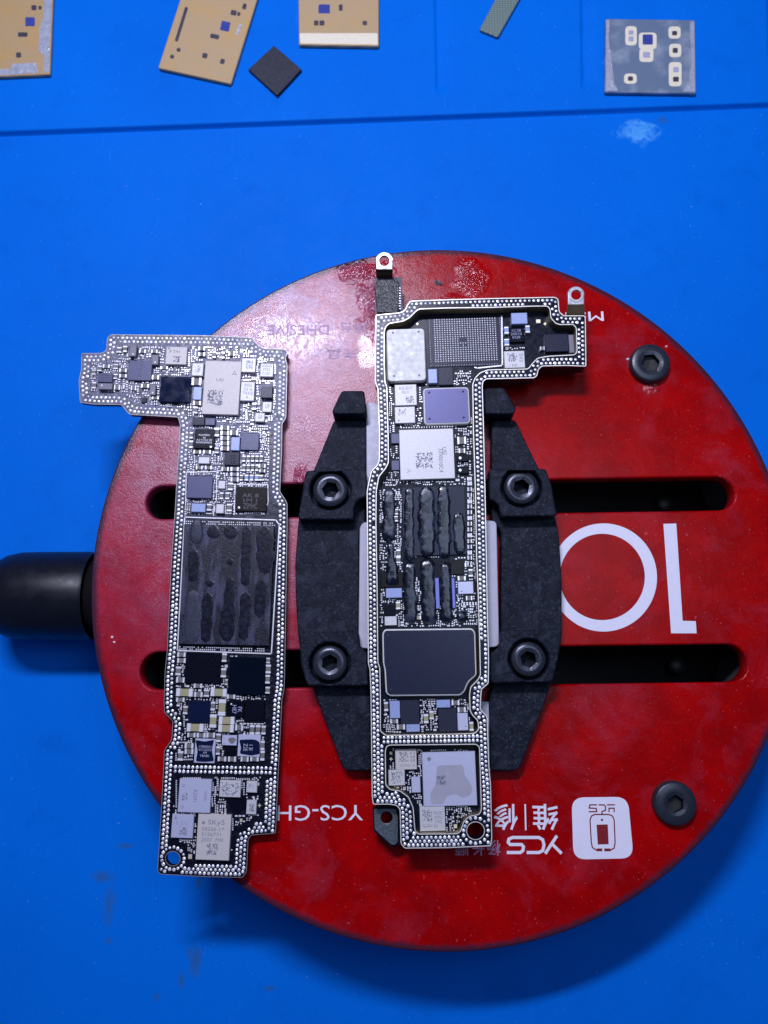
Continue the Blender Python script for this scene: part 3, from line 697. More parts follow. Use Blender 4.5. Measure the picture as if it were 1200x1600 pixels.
# chips
C = rb.chip
def can(board, r, h, mface, name, label, rad=7, holes=(), dented=False, poly=None, rim=2.1):
    pts = poly or [(r[0], r[1]), (r[2], r[1]), (r[2], r[3]), (r[0], r[3])]
    if not poly:
        c, w, hh = board.geo(r, board.z+h); ca, sa = math.cos(board.ang), math.sin(board.ang)
        q = [Vector((c[0]+x*ca-y*sa, c[1]+x*sa+y*ca)) for x, y in ((-w/2, hh/2), (w/2, hh/2), (w/2, -hh/2), (-w/2, -hh/2))]
    else: q = [Vector(p[:2]) for p in W(pts, board.z+h)]
    q = fillet(q, rad/100, 5)
    k = len(q); 
    if inside((sum(p[0] for p in q)/k, sum(p[1] for p in q)/k), inset(q, .02)) and abs(inset(q, .02)[0][0]) < 99: pass
    area = lambda P: abs(sum(P[i-1][0]*P[i][1]-P[i][0]*P[i-1][1] for i in range(len(P))))
    sgn = 1 if area(inset(q, .02)) < area(q) else -1
    o = solid(name, q, [], board.z/100, (board.z+h)/100, M_CANRIM, board.root, .018); o['label'] = label
    solid('coated_face', inset(q, sgn*rim/100), [], (board.z+h)/100-.01, (board.z+h)/100+.004, mface, o, .002)
    for (x, y) in holes:
        b = MB(); c = U(x, y, board.z+h); b.dome(c, .018, (board.z+h)/100+.0045, .003, 12, 0)
        b.build('vent_hole', M_HOLE if mface is not M_CANS else M_LASER, o)
    board.claim(r); return o
can(rb, (604.5, 511, 664.5, 597.5), 13, M_CANS, 'shield_can', 'bare silver shield can with four corner dimples', 7, ((614, 520), (654, 518.5), (615.5, 587.5), (655, 586.5)), rim=.9)
can(rb, (661.5, 604, 734, 664), 11, M_CANV, 'shield_can', 'violet shield can with silver rim and four corner holes', 7, ((670.5, 613.5), (723.5, 612), (671, 654.5), (724.5, 652.5)))
can(rb, (598, 983, 744, 1087), 13, M_CANK, 'shield_can', 'large dark navy shield can with silver rim', 6, ((606.5, 994), (734.5, 993), (611.5, 1078), (718.5, 1078)),
    poly=[(601, 983), (738, 981.5), (743, 988), (745, 1053), (743, 1057), (732, 1066), (727, 1080), (720, 1087), (609, 1088), (602.5, 1083), (600.5, 1046), (598, 1036), (597, 990)])
# bare ball-grid footprint
b = MB(); cc, w, h = rb.geo((670, 494.5, 785, 574), ZF+1.2); b.box(cc, w, h, ZF/100, (ZF+1.2)/100, rb.ang, .003); gp = b.build('ball_grid_footprint', M_SLATE, rb.root); gp['label'] = 'bare grid of solder balls where a chip was lifted off'
rb.claim((668, 494, 786, 575))
b = MB(); ca, sa = math.cos(rb.ang), math.sin(rb.ang); rnd = random.Random(4)
for j in range(22):
    for i in range(29):
        if i in (1, 27) or j == 20 or (9 <= j <= 12 and 12 <= i <= 14 and rnd.random() < .5): continue
        x = -w/2+w*(i+.5)/29; y = h/2-h*(j+.5)/22
        b.dome((cc[0]+x*ca-y*sa, cc[1]+x*sa+y*ca), .0125 if 1 < i < 27 and j < 20 else .008, (ZF+1.2)/100, .009, 6)
bb = b.build('solder_ball_grid', M_SOLDER, gp); bb['kind'] = 'stuff'
rb.line(rb.root, [(784, 494), (785, 571), (746, 575), (742, 574)], 2.4, 1.6)
o = C('logic_chip', (617, 600, 651, 634), 7, M_WHITE); rb.speckle(o, (634.5, 618, 646.5, 629.5), 7, M_LASER, 8, .5, 2); rb.mark(o, 'KGI 8217\nXU11', (624, 604, 644, 615), 7, 0, M_LASER)
o = C('logic_chip', (617, 635, 648.5, 661.5), 7, M_WHITE, dot=(623, 657, 1.4)); rb.speckle(o, (622.5, 638.5, 634, 649), 7, M_LASER, 8, .5, 3)
o = C('wireless_module', (624.5, 669, 709.5, 749.5), 9, M_WHITE, 'largest white square module with castellated top edge')
rb.speckle(o, (650, 707, 676, 732), 9, M_LASER, 15, .5, 8)
rb.mark(o, '339S010C4', (670, 716, 708, 722.5), 9, -90, M_LASER); rb.mark(o, 'USI', (689, 701, 700, 707.5), 9, -90, M_LASER)
rb.line(o, [(635.5, 743), (641, 746), (635.5, 749)][:0] or [(636, 732.5), (641, 735.5), (636, 738.5)], .6, 9.3, 'corner_mark', M_LASER)
b = MB()
for i in range(21):
    c = U(627+i*4.0, 668.3-.09*i, ZF+8); b.box(c, .018, .016, ZF/100, (ZF+8.6)/100, rb.ang, .003)
b.build('castellation', M_SOLDER, o)
C('power_chip', (685, 573, 708, 602), 5, M_SLATE); C('inductor', (669, 576, 683, 599), 8, M_LBLUE, dot=(679, 594, .9))
C('inductor', (799, 488, 824, 506.5), 9, M_LBLUE); 
o = C('power_chip', (796, 511.7, 819.7, 535), 5, M_BLACK); rb.mark(o, '1C38\n20010\nEQ8', (798, 514, 815, 530), 5, 0, M_LASERW)
o = C('logic_chip', (788, 547.5, 820, 575.5), 7, M_WHITE); rb.speckle(o, (793, 552, 808, 565), 7, M_LASER, 9, .5, 5); rb.mark(o, 'NI9\nE0\nN7', (811, 552, 818, 566), 7, 0, M_LASER); rb.mark(o, '-/ H0', (794, 569, 808, 573), 7, 0, M_LASER)
C('memory_chip', (852, 521, 888, 550), 8, M_SLATE, 'dark slate textured chip at the end of the short arm'); C('antenna_chip', (889, 522, 897, 552), 5, M_GREY)
for r in ((788, 510, 795, 521.7), (821, 508, 828, 520), (788, 529, 795.5, 540), (844, 541, 851, 547)): rb.cap(r, M_CAPB if r[0] != 844 else M_CAPG, 6)
C('fiducial', (837.5, 498.7, 844.7, 505), .8, M_GOLD); C('fiducial', (709, 1288, 714.5, 1294), .8, M_GOLD)
def star(board, x, y, s=3.2):
    b = MB(); P = W([(x+s*k*math.cos(a), y+s*k*math.sin(a)) for i in range(8) for a in [math.pi*i/4] for k in [(1 if i % 2 == 0 else .38)]], board.z+.8)
    b.add([(p.x, p.y, p.z) for p in P], [tuple(reversed(range(8)))]); b.build('fiducial', M_GOLD, board.root); board.claim((x-s, y-s, x+s, y+s))
star(rb, 851.5, 506); star(rb, 652, 506, 2.4); star(rb, 715.5, 1276, 3.4); star(rb, 611, 1186, 3.4)
for r in ((611, 677, 624, 693), (611.5, 719, 624, 735)): C('filter_chip', r, 5, M_SLATEB)
for r in ((714, 711, 732, 721), (714, 730, 732, 740)): C('diode', r, 6, M_BLACK, dot=(719, (r[1]+r[3])/2-.5, 2.2), dotm=M_SOLDER)
# main processor with paste fingers
soc = C('processor_chip', (629, 759, 728, 868), 6, M_SLATE, 'large dark chip under the fingers of grey thermal paste')
C('power_chip', (704, 875.5, 724, 897.5), 4, M_BROWN); C('power_chip', (595.5, 895, 629.5, 917.5), 4, M_BROWN); C('power_chip', (631, 872, 702, 905), 3, M_BLACK)
C('inductor', (603, 919, 628, 934), 8, M_LBLUE); C('filter_chip', (715.5, 908.5, 739.7, 928), 8, M_LAV, dot=(721.5, 924, 1.2))
for (x0, x1, y0, y1) in ((680.5, 686.5, 903, 951), (706.5, 711, 903, 950)): C('ferrite_bar', (x0, y0, x1, y1), 6, M_VIOL)
C('logic_chip', (601, 963, 620, 977), 6, M_WHITE, dot=(605, 973, .8)); C('power_chip', (601, 946, 617.5, 961), 4, M_BLACK)
rb.cap((618.5, 940, 625.5, 952), M_CAPT, 5); rb.cap((647.5, 961.7, 658, 968), M_CAPT, 5); rb.cap((619, 858, 626, 871), M_CAPG, 4); rb.cap((619, 870, 626, 880), M_CAPG, 4)
for i, y in enumerate((752, 761, 770, 780, 788, 797, 806, 815, 824, 833, 842, 851, 860, 868, 877)):
    rb.cap((730.5, y, 737.5, y+6.6), M_CAPG if i % 3 else M_CAPW, 4, vert=False)
for r in ((726, 879, 738, 886), (732, 889, 739, 901), (715, 900, 728, 907), (728, 931, 738, 938), (714.5, 682, 728.5, 694)[:4], (716.5, 700, 727, 708), (615, 795, 622, 804), (615, 806, 622, 815), (646, 902, 652, 908), (646, 909.5, 652, 916), (646, 917.5, 652, 924), (646, 926, 652, 932)): rb.cap(r, M_CAPG, 4)
for r in ((730, 745, 737, 751), (712, 748, 718, 752)): rb.cap(r, M_CAPW, 4)
# row under the big navy can
C('inductor', (609, 1095.6, 625, 1122), 8, M_LBLUE, dot=(613.5, 1102.5, 1)); C('power_chip', (626, 1094.5, 655, 1131), 5, M_SLATE); C('inductor', (635, 1132, 656, 1143.5), 8, M_LBLUE, dot=(639.5, 1136, 1))
C('inductor', (682, 1093.7, 703.5, 1105.7), 8, M_LBLUE, dot=(699, 1102, 1)); C('power_chip', (685, 1107, 714, 1143), 5, M_SLATE); C('inductor', (715, 1114.5, 731.5, 1141), 8, M_LAV, dot=(727.5, 1135, 1))
for r in ((600, 1097, 606.5, 1111), (605, 1119, 608, 1128), (609.5, 1123, 622, 1130.5), (620, 1132, 633, 1140), (662, 1116, 669.5, 1130), (671, 1111, 678, 1124), (705.5, 1094.5, 718, 1102), (715, 1105, 728, 1113), (733.5, 1128, 740, 1142)): rb.cap(r, M_CAPT if r[2]-r[0] < 9 and r[3]-r[1] > 11 and r[0] > 650 else M_CAPG, 5)
# lower cavity
o = C('rf_chip', (617.7, 1171, 651, 1202), 7, M_TANW); rb.speckle(o, (624, 1175, 638, 1190), 7, M_LASER, 10, .5, 11); rb.mark(o, 'K3\n68\n28', (640.5, 1175, 648.5, 1190), 7, 0, M_LASER); rb.mark(o, 'GU7HU  A', (625, 1194, 648, 1198), 7, 0, M_LASER)
o = C('rf_chip', (607, 1203.5, 632.5, 1227), 7, M_WHITE); rb.speckle(o, (611, 1206, 629, 1224), 7, M_LASER, 11, .42, 12)
C('rf_chip', (643, 1214.5, 657, 1238), 7, M_LAV, dot=(649.5, 1231, 1.8), dotm=M_WHITE)
o = C('rf_module', (660.5, 1176, 744, 1257.5), 8, M_LAV, 'large lavender silver module with a grey glue stain', dot=(670.5, 1186, 3), dotm=M_LASER)
b = MB(); st = [(674, 1257), (672, 1240), (681, 1225), (682, 1204), (684, 1196), (724, 1195), (726, 1212), (734, 1222), (739, 1234), (734, 1243), (722, 1247), (712, 1240), (698, 1244), (692, 1256.6)]
P = W([tuple(p) for p in fillet([tuple(q) for q in st], 5, 4)], ZF+8); b.add([(p.x, p.y, (ZF+8)/100+.001) for p in P], [tuple(reversed(range(len(P))))])
M_STAIN = simple('dried_glue_film', (0.34, 0.33, 0.38), 0.45, 0, .15, 6, .1); b.build('glue_stain', M_STAIN, o)
rb.speckle(o, (682, 1212, 696, 1226.5), 8.2, M_LASER, 9, .55, 14)
o = C('rf_chip', (656, 1260.6, 695.6, 1297.8), 7, M_WHITE); rb.speckle(o, (660, 1266, 675, 1284), 7, M_LASER, 10, .5, 15); rb.mark(o, 'PNOC\nKPSG\n193C', (678, 1268, 692, 1286), 7, 0, M_LASER); rb.mark(o, 'G-HH 3U', (661, 1288, 684, 1293), 7, 0, M_LASER)
C('fiducial', (608.5, 1174.5, 613, 1179), .8, M_GOLD)
# tiny parts
rb.claim((828, 512, 852, 540)); rb.claim((822, 540, 842, 575)); rb.claim((752, 580, 800, 590)); rb.claim((640, 484, 860, 494)); rb.claim((597, 700, 602, 712))
S1 = [(2, 2, 'p'), (2, 2, 'p'), (2.2, 4.2, 'c'), (4.2, 2.2, 'c'), (3, 2, 'p'), (5, 3, 'c'), (3, 5, 'c')]
rb.fillers([(605, 600), (738, 605), (739, 760), (594, 760), (609, 730)], 2200, seed=11, sizes=S1)
rb.fillers([(592, 762), (742, 762), (748, 980), (592, 980)], 6000, seed=12, sizes=S1)
rb.fillers([(597, 1091), (731, 1091), (737, 1120), (744, 1143), (598, 1146)], 1500, seed=13, sizes=S1)
rb.fillers([(607, 1168), (662, 1168), (662, 1300), (656, 1300), (652, 1262), (640, 1240), (608, 1230)], 900, seed=14, sizes=S1[:4])
rb.fillers([(694, 1258), (738, 1258), (738, 1272), (722, 1280), (712, 1300), (694, 1300)], 300, seed=15, sizes=S1[:4])
rb.fillers([(666, 578), (740, 578), (738, 603), (662, 603)], 300, seed=16, sizes=S1)
rb.fillers([(786, 541), (822, 541), (822, 547), (786, 547)], 60, seed=17, sizes=S1[:3]); rb.fillers([(672, 1170), (735, 1170), (735, 1175), (672, 1175)], 60, seed=18, sizes=S1[:2])
o = rb.tiny.build('small_components', [M_SOLDER, M_CAPG, M_CAPW], rb.root); o['kind'] = 'stuff'

# thermal paste fingers
def paste(spine, z, h, name='thermal_paste', seed=1, parent=None, mat=None, board=None, flat=.8):
    rnd = random.Random(seed); pts = []
    for i in range(len(spine)-1):
        a, q = spine[i], spine[i+1]; n = max(2, int(math.hypot(q[0]-a[0], q[1]-a[1])/3))
        for k in range(n): t = k/n; pts.append([a[j]*(1-t)+q[j]*t for j in range(3)])
    pts.append(list(spine[-1])); N = len(pts); vs = []; M = 10
    L = sum(math.hypot(pts[i+1][0]-pts[i][0], pts[i+1][1]-pts[i][1]) for i in range(N-1)); s_ = 0; ph = rnd.uniform(0, 6)
    for i, p in enumerate(pts):
        if i: s_ += math.hypot(p[0]-pts[i-1][0], p[1]-pts[i-1][1])
        e = min(s_, L-s_); r = p[2]/2*1.16; cap_ = min(1, e/max(.1, r)); ww = r*math.sqrt(max(.0, 1-(1-cap_)**2))*(1+.09*math.sin(ph+s_*.22)+.05*math.sin(2*ph+s_*.61)+rnd.uniform(-.03, .03)); hk = h*(.35+.65*math.sqrt(cap_))
        q = pts[min(i+1, N-1)]; o_ = pts[max(i-1, 0)]; dx, dy = q[0]-o_[0], q[1]-o_[1]; l = math.hypot(dx, dy) or 1; nx, ny = -dy/l, dx/l
        for k in range(M+1):
            u = -1+2*k/M; prof = (1-abs(u)**5)**.5; c = U(p[0]+nx*u*max(ww, .4), p[1]+ny*u*max(ww, .4), z+h*.5)
            zz = z/100+hk/100*prof*(1+rnd.uniform(-.025, .025)); vs.append((c.x, c.y, zz if 0 < k < M else z/100-.002))
    fs = [(i*(M+1)+k, i*(M+1)+k+1, (i+1)*(M+1)+k+1, (i+1)*(M+1)+k) for i in range(N-1) for k in range(M)]
    b = MB(); b.add(vs, fs, 0, True); return b.build(name, mat or M_PASTE, parent or rb.root)
zp = ZF+4
paste([(609, 762, 16), (608, 800, 19), (607, 848, 21)], ZF, 6, seed=1)
paste([(610, 846, 9), (611, 870, 10), (613, 890, 18), (613, 917, 23)], ZF, 8, seed=2)
paste([(640, 761, 12), (639, 800, 14), (639.5, 875, 14)], ZF+6, 3, seed=3)
paste([(641, 876, 19), (640, 912, 17), (641, 935, 22), (642, 976, 18)], ZF, 7, seed=4)
paste([(667, 759, 19), (666.5, 800, 24), (667.5, 845, 24), (668.5, 871, 15)], ZF+6, 3.5, seed=5)
paste([(668, 871, 22), (668, 905, 22), (670, 940, 24), (672, 977, 22)], ZF, 7, seed=6)
paste([(692.5, 757, 15), (693.5, 800, 19), (694, 850, 19), (695.5, 872, 13)], ZF+6, 3.5, seed=7)
paste([(696, 877, 14), (696, 905, 18), (697, 940, 17), (698.5, 976, 19)], ZF, 7, seed=8)
paste([(716.5, 800, 16), (717.5, 830, 17), (719, 867, 15)], ZF+6, 3, seed=9)
paste([(721.5, 953, 17), (722, 974, 17)], ZF, 8, seed=10)
# end lugs, connector and foot bracket
def lug(cx, cy, ro, ri, wpx, ybot, z, label):
    q = [(cx-wpx/2, ybot), (cx-wpx/2, cy)]+[(cx-ro*math.cos(a), cy-ro*math.sin(a)) for a in [math.pi*i/12 for i in range(1, 12)]]+[(cx+wpx/2, cy), (cx+wpx/2, ybot)]
    o = solid('mounting_lug', w2(q, z), [w2([(cx+ri*math.cos(a), cy+ri*math.sin(a)) for a in [2*math.pi*i/24 for i in range(24)]], z)], (z-6)/100, z/100, M_TAB, rb.root, .012); o['label'] = label
    b = MB(); A = W([(cx+(ri+3.2)*math.cos(a), cy+(ri+3.2)*math.sin(a)) for a in [2*math.pi*i/24 for i in range(24)]], z); B2 = W([(cx+ri*math.cos(a), cy+ri*math.sin(a)) for a in [2*math.pi*i/24 for i in range(24)]], z)
    b.ring(A, B2, z/100-.01, z/100+.012); b.build('lug_collar', M_TAB, o)
    return o
l1 = lug(600.5, 408, 14.5, 8.5, 26, 421, 58, 'silver lug with a ring hole above the black connector')
m = MB(); P0 = W([(587.5, 421), (613.5, 421)], 58); P1 = W([(588.5, 433), (613, 433)], 34)
m.add([*P0, *P1, *[p+Vector((0, -.02, -.05)) for p in P0], *[p+Vector((0, -.02, -.05)) for p in P1]], [(0, 2, 3, 1), (4, 5, 7, 6), (0, 4, 6, 2), (1, 3, 7, 5)]); m.build('lug_bend', M_WALL, l1)
l2 = lug(900, 461, 14, 8, 26, 476, 66, 'silver lug with a ring hole at the end of the short arm')
m = MB(); P0 = W([(887, 476), (913, 476)], 66); P1 = W([(884.5, 495), (914, 495)], 50)
m.add([*P0, *P1, *[p+Vector((0, -.02, -.05)) for p in P0], *[p+Vector((0, -.02, -.05)) for p in P1]], [(0, 2, 3, 1), (4, 5, 7, 6), (0, 4, 6, 2), (1, 3, 7, 5)]); m.build('lug_bend', M_WALL, l2)
solid('connector_tongue', w2(fillet([(585, 434), (628, 433), (629, 478), (634, 489), (625, 492), (586, 493)], 3, 3), 38), [], .28, .38, M_SLATE, rb.root, .004)
cn = solid('board_connector', w2(fillet([(590, 437), (619, 436), (624, 442), (624, 485), (621, 489), (589, 489), (585, 447)], 2, 3), 45), [], .38, .46, M_CONN, rb.root, .012)
b = MB()
for i in range(9): c = U(624.3, 450+i*4, 42); b.box(c, .03, .016, .38, .42, 0, .002)
b.build('connector_pin', M_SOLDER, cn)
fbk = solid('foot_bracket', w2(fillet([(584, 1264), (619, 1263), (622, 1275), (622, 1316), (617, 1321), (611, 1320), (585, 1296)], 3, 3), 36),
            [w2([(604+9.3*math.cos(a), 1277.5+9.3*math.sin(a)) for a in [2*math.pi*i/24 for i in range(24)]], 36)], .31, .36, M_TABD, rb.root, .008); fbk['label'] = 'dull grey foot bracket with a round hole'
solid('bracket_backing', w2(fillet([(582, 1259), (626, 1259), (627, 1318), (618, 1323), (609, 1322), (583, 1298)], 3, 3), 30),
      [w2([(604+11*math.cos(a), 1277.5+11*math.sin(a)) for a in [2*math.pi*i/24 for i in range(24)]], 30)], .25, .305, M_MASK, rb.root, .004)

# ================= left board =================
ZL = 21
lb = Board('circuit_board', (U(350, 900).x, U(350, 900).y, .05), 'left circuit board with whitish flux on its wide end, lying across the red plate rim', -1.7, ZL)
LO = [(127.5, 552), (158, 551.7), (166, 547.5), (167.5, 528), (173, 522.5), (280, 523.5), (320, 524), (394, 527), (401, 537), (411, 544), (446, 545.5), (450, 551), (446, 559), (449, 570), (447, 653), (441, 662), (440.5, 700), (437.5, 768), (445, 779), (449, 787), (449, 823), (445, 1060), (444, 1078), (441, 1092), (434.5, 1219), (431, 1302), (393, 1305), (388, 1311), (385.5, 1362), (379, 1371.5), (320, 1370), (250, 1366), (246, 1361), (250, 1297), (255, 1207), (256.7, 1172), (268, 1156), (270, 1127), (256.5, 1113), (256, 1097), (257.5, 1050), (261, 1017), (263, 975), (267, 888), (272.5, 810), (275, 767), (281.5, 664), (278, 652), (203, 648), (197, 642), (190, 632.5), (147, 632), (125, 629), (123, 595), (127, 577)]
lo = fillet(LO, 3.0, 3); HL = [(270+11*math.cos(a), 1341.5+11*math.sin(a)) for a in [2*math.pi*i/24 for i in range(24)]]
t = NT('flux_filmed_solder_mask')
flux = t.blob(U(300, 560), 2.9, .5, .22, 1.1, (.8, .9))
base = t.mix(t.math('MULTIPLY', flux, t.math('MULTIPLY_ADD', t.ramp(t.noise(7, 5, .7, dist=.6), .42, .58), .7, .3)), (0.003, 0.004, 0.011, 1), (0.105, 0.105, 0.175, 1))
t.p(Base_Color=base, Roughness=t.rng(t.noise(7, 4), .3, .7, .22, .45), Specular_IOR_Level=t.rng(flux, 0, 1, .15, .6), Normal=t.bump(t.noise(12, 5, .7, dist=.5), .6, .02)); M_FLUX = t.m
solid('board_layer', w2(lo, ZL), [w2(HL, ZL)], .10, ZL/100, M_FLUX, lb.root, .004)
trim(lo, .8, ZL-7, ZL+.15, ZL, 'edge_plating', lb.root, simple('dull_board_edge', (0.30, 0.28, 0.26), .4, .4, .3, 8, .1))
trim(HL, -1.2, ZL-4, ZL+.2, ZL, 'hole_plating', lb.root, simple('hole_ring', (0.35, 0.30, 0.26), .35, .6, .2, 8, .1))
b = MB()      # parts on the hidden underside, which the board stands on
for (x, y) in ((330, 620), (400, 900), (300, 1150), (390, 1250)): b.box(U(x, y, 5), .4, .4, 0.003, .10, 0, .01)
b.build('underside_chip', M_SLATE, lb.root)
acc, ok = band_dots(lo, [HL])
for i in range(17): a = 2*math.pi*i/17; ok((270+17.6*math.cos(a), 1341.5+17.6*math.sin(a)))
for i in range(23): ok((274+i*6.75, 1198.2+.1*i)); ok((273.5+i*6.75, 1205.3+.1*i))
for p in walk(inset(lo, 5.2), 6.9): ok(p)
row1 = walk(inset(lo, 5.2), 6.9); row2 = stagger(row1, lo)
for p in row2: ok(p, 5.9)
for p in stagger(row2, lo):
    if (p[1] > 1215 and p[0] > 395) or (p[1] > 1300 and p[0] > 300): ok(p)
M_SOLDL = M_SOLDER
lb.put_dots(acc, ZL, 'solder_pads', 2.4, .3)
for p in acc: lb.claim((p[0]-3, p[1]-3, p[0]+3, p[1]+3), .2)
C = lb.chip
o = C('power_chip', (153, 584, 176, 597.5), 5, M_SLATEB); lb.mark(o, '=====\n=====\n=====', (157, 585.5, 175, 595.5), 5, 0, M_LASERD)
C('inductor', (154, 598.5, 175.5, 608.5), 9, M_GREY, dot=(159, 602, 1.6), dotm=M_WHITE)
o = C('power_chip', (201, 563, 237, 595), 6, M_SLATEB, 'blue slate square chip with a faint vertical marking'); lb.mark(o, 'T--11--I', (208, 576, 230, 582), 6, 90, M_LASERD)
o = C('rf_chip', (259, 541, 292, 570), 8, M_TANW, dot=(264, 544, 1.6)); lb.speckle(o, (270, 556, 280.5, 566), 8, M_LASER, 7, .5, 21); lb.mark(o, 'P T41', (265, 547, 281, 551.5), 8, 0, M_LASER)
C('power_chip', (250, 587.5, 297.5, 629), 8, M_NAVY, 'glossy black square chip in the wide end of the board')
o = C('rf_chip', (300, 567, 317.5, 587.5), 8, M_WHITE); lb.speckle(o, (305, 570, 313, 584), 8, M_LASERW, 5, .5, 22)
C('inductor', (302, 604, 315, 625), 6, M_LBLUE)
for r in ((202.5, 540, 213, 557), (237.5, 553.7, 247.5, 570), (234, 601, 243, 617.5)): C('inductor', r, 9, M_GREY, dot=((r[0]+r[2])/2, r[3]-4, 1.5), dotm=M_WHITE)
C('diode', (221, 621, 229, 629), 4, M_SLATE); C('power_chip', (301, 652, 319.5, 664.5), 6, M_SLATE); C('power_chip', (320.5, 653, 336, 664.5), 6, M_SLATEB)
o = C('wireless_module', (318, 562, 375, 649), 9, M_TANW, 'largest tall silver module in the wide end of the board')
lb.speckle(o, (324, 609, 348, 634), 9, M_LASER, 13, .5, 24); lb.mark(o, 'USI', (338, 591, 349, 596), 9, 0, M_LASER)
b = MB(); strokes(b, [[(366.5, 580), (363.5, 585), (369.5, 585), (366.5, 580)]], .7, ZL+9, .002); b.build('corner_mark', M_LASER, o)
o = C('rf_chip', (377.5, 559, 399.5, 582), 8, M_WHITE); lb.speckle(o, (384, 563, 395, 576), 8, M_LASERW, 8, .55, 25)
o = C('rf_chip', (406.7, 567.5, 427, 589), 8, M_WHITE); lb.mark(o, 'vDku5\n9723\n713C', (408.5, 569, 424, 586), 8, 0, M_LASER)
o = C('rf_chip', (376, 596, 397.5, 626.7), 8, M_WHITE); lb.mark(o, '5052\nC616\nTA3Q\nA.', (379, 599, 395, 623), 8, 0, M_LASER)
C('filter_chip', (408, 603.5, 425.5, 622), 9, M_SLATE)
o = C('rf_chip', (410, 627.5, 424.5, 644), 7, M_WHITE); lb.mark(o, 'U9', (414.5, 631, 421, 638), 7, 0, M_LASER)
o = C('rf_chip', (398.5, 645, 413.5, 659), 7, M_WHITE); lb.mark(o, 'GA', (403.5, 648, 410, 654), 7, 0, M_LASER)
C('fiducial', (375, 545.5, 380, 550.5), .8, M_GOLD)
for r in ((310, 541.5, 320.5, 547.5), (310, 550, 320.5, 556.5), (332, 549, 337, 559), (346, 549.5, 351, 560), (357, 549, 367, 556), (182, 542, 190, 551), (192, 540, 198.5, 550), (217, 546, 228, 551.5), (236, 546, 246, 551.5), (152, 571, 159, 580), (160.5, 569, 171.5, 575), (143, 577, 149.5, 585.5), (177, 568.5, 184.5, 576.5), (177, 584, 183.5, 592), (186, 584, 198, 590), (186, 575.5, 198, 581.5), (143, 596.5, 150, 607), (178, 601, 187.5, 609), (250.5, 572, 262.5, 577), (237, 585.5, 248.5, 593), (220, 599.5, 233, 606), (204.5, 602, 212.5, 610), (299.5, 590, 314.5, 602), (301.5, 626, 314, 633), (301.5, 635, 308.5, 646), (393.5, 629, 401, 640), (237, 619, 248, 624)):
    lb.cap(r, M_CAPG, 5)
o = C('power_chip', (303.7, 670, 335, 701), 6, M_BLACK, dot=(329.5, 698, 1.6), dotm=M_SOLDER); lb.mark(o, 'NXP801\n6J\nA1YC5178\nK00060002', (307, 678, 331.5, 693), 6, 0, M_CAPW, .01)
C('inductor', (361, 682.5, 374.5, 704), 7, M_LBLUE); C('power_chip', (376, 676.7, 404.5, 703.5), 6, M_SLATEB)
o = C('power_chip', (351, 706, 374, 727), 5, M_SLATE); lb.mark(o, 'S5\n10', (360, 711, 368, 725), 5, 0, M_BLACK)
C('filter_chip', (310, 714, 327.5, 724.5), 7, M_WHITE); C('power_chip', (292.5, 743.5, 331.7, 778.5), 7, M_SLATEB, 'blue slate square chip inside a white solder outline')
C('filter_chip', (341, 751, 352, 763.5), 7, M_WHITE); C('inductor', (299, 786.5, 321, 800), 7, M_LBLUE); C('filter_chip', (337.5, 787.5, 349.7, 802), 7, M_WHITE)
o = C('nfc_chip', (368.5, 761, 416.5, 799), 6, M_BROWN, 'brown black square chip inside a white solder outline', dot=(373.5, 793, 1.7), dotm=M_SOLDER)
lb.mark(o, 'AK 8\n1M 1', (378, 771, 404, 785), 6, 0, M_LASERD, .01); lb.mark(o, 'Z5MHC', (380, 786, 402, 795), 6, 0, M_LASERD, .01)
for x in (382, 390, 398): lb.cap((x, 741.5, x+6, 751), M_CAPB, 5, vert=True)
for y0 in (665, 673, 681, 689, 697): lb.cap((344.5, y0, 358, y0+7), M_CAPG, 5)
for r in ((296, 675, 301.5, 685), (295.5, 688, 301.5, 700), (302, 703, 314, 709), (317, 703, 329.5, 709), (306, 727.5, 316.5, 733.5), (320, 727.5, 331, 733.5), (346, 729.5, 357.5, 736), (360, 729.5, 373, 736), (360, 738, 373, 744), (360, 745.5, 373, 752.5), (356, 754, 364, 766), (343, 769, 349, 780), (352, 769, 358.5, 780), (354, 787, 362.5, 799), (404, 725, 415, 731), (405, 733, 414.5, 738), (404, 742, 411, 751), (374.5, 741.5, 379.5, 751), (334, 668, 342.5, 682), (335, 699, 342, 708), (323, 787, 330.5, 798), (359.5, 672, 372, 680), (391, 655, 397, 664)): lb.cap(r, M_CAPG, 5)
for i in range(5):
    for j in range(2): lb.cap((378.5+i*6.8, 711.5+j*14, 383.5+i*6.8, 721.5+j*14 if j == 0 else 736), M_CAPG, 4, vert=True)
lb.line(lb.root, [(291, 738), (337, 737), (339, 740), (338, 783), (334.5, 786), (333.5, 806)][:6]+[(333.5, 806)], 1.3, 1.0)
lb.line(lb.root, [(291, 738), (290, 790), (289, 806)]+[(289, 806)], 1.3, 1.0)
lb.line(lb.root, [(366, 804), (367.5, 757), (418.5, 757), (419, 785), (417, 790)]+[(417, 790)], 1.3, 1.0)
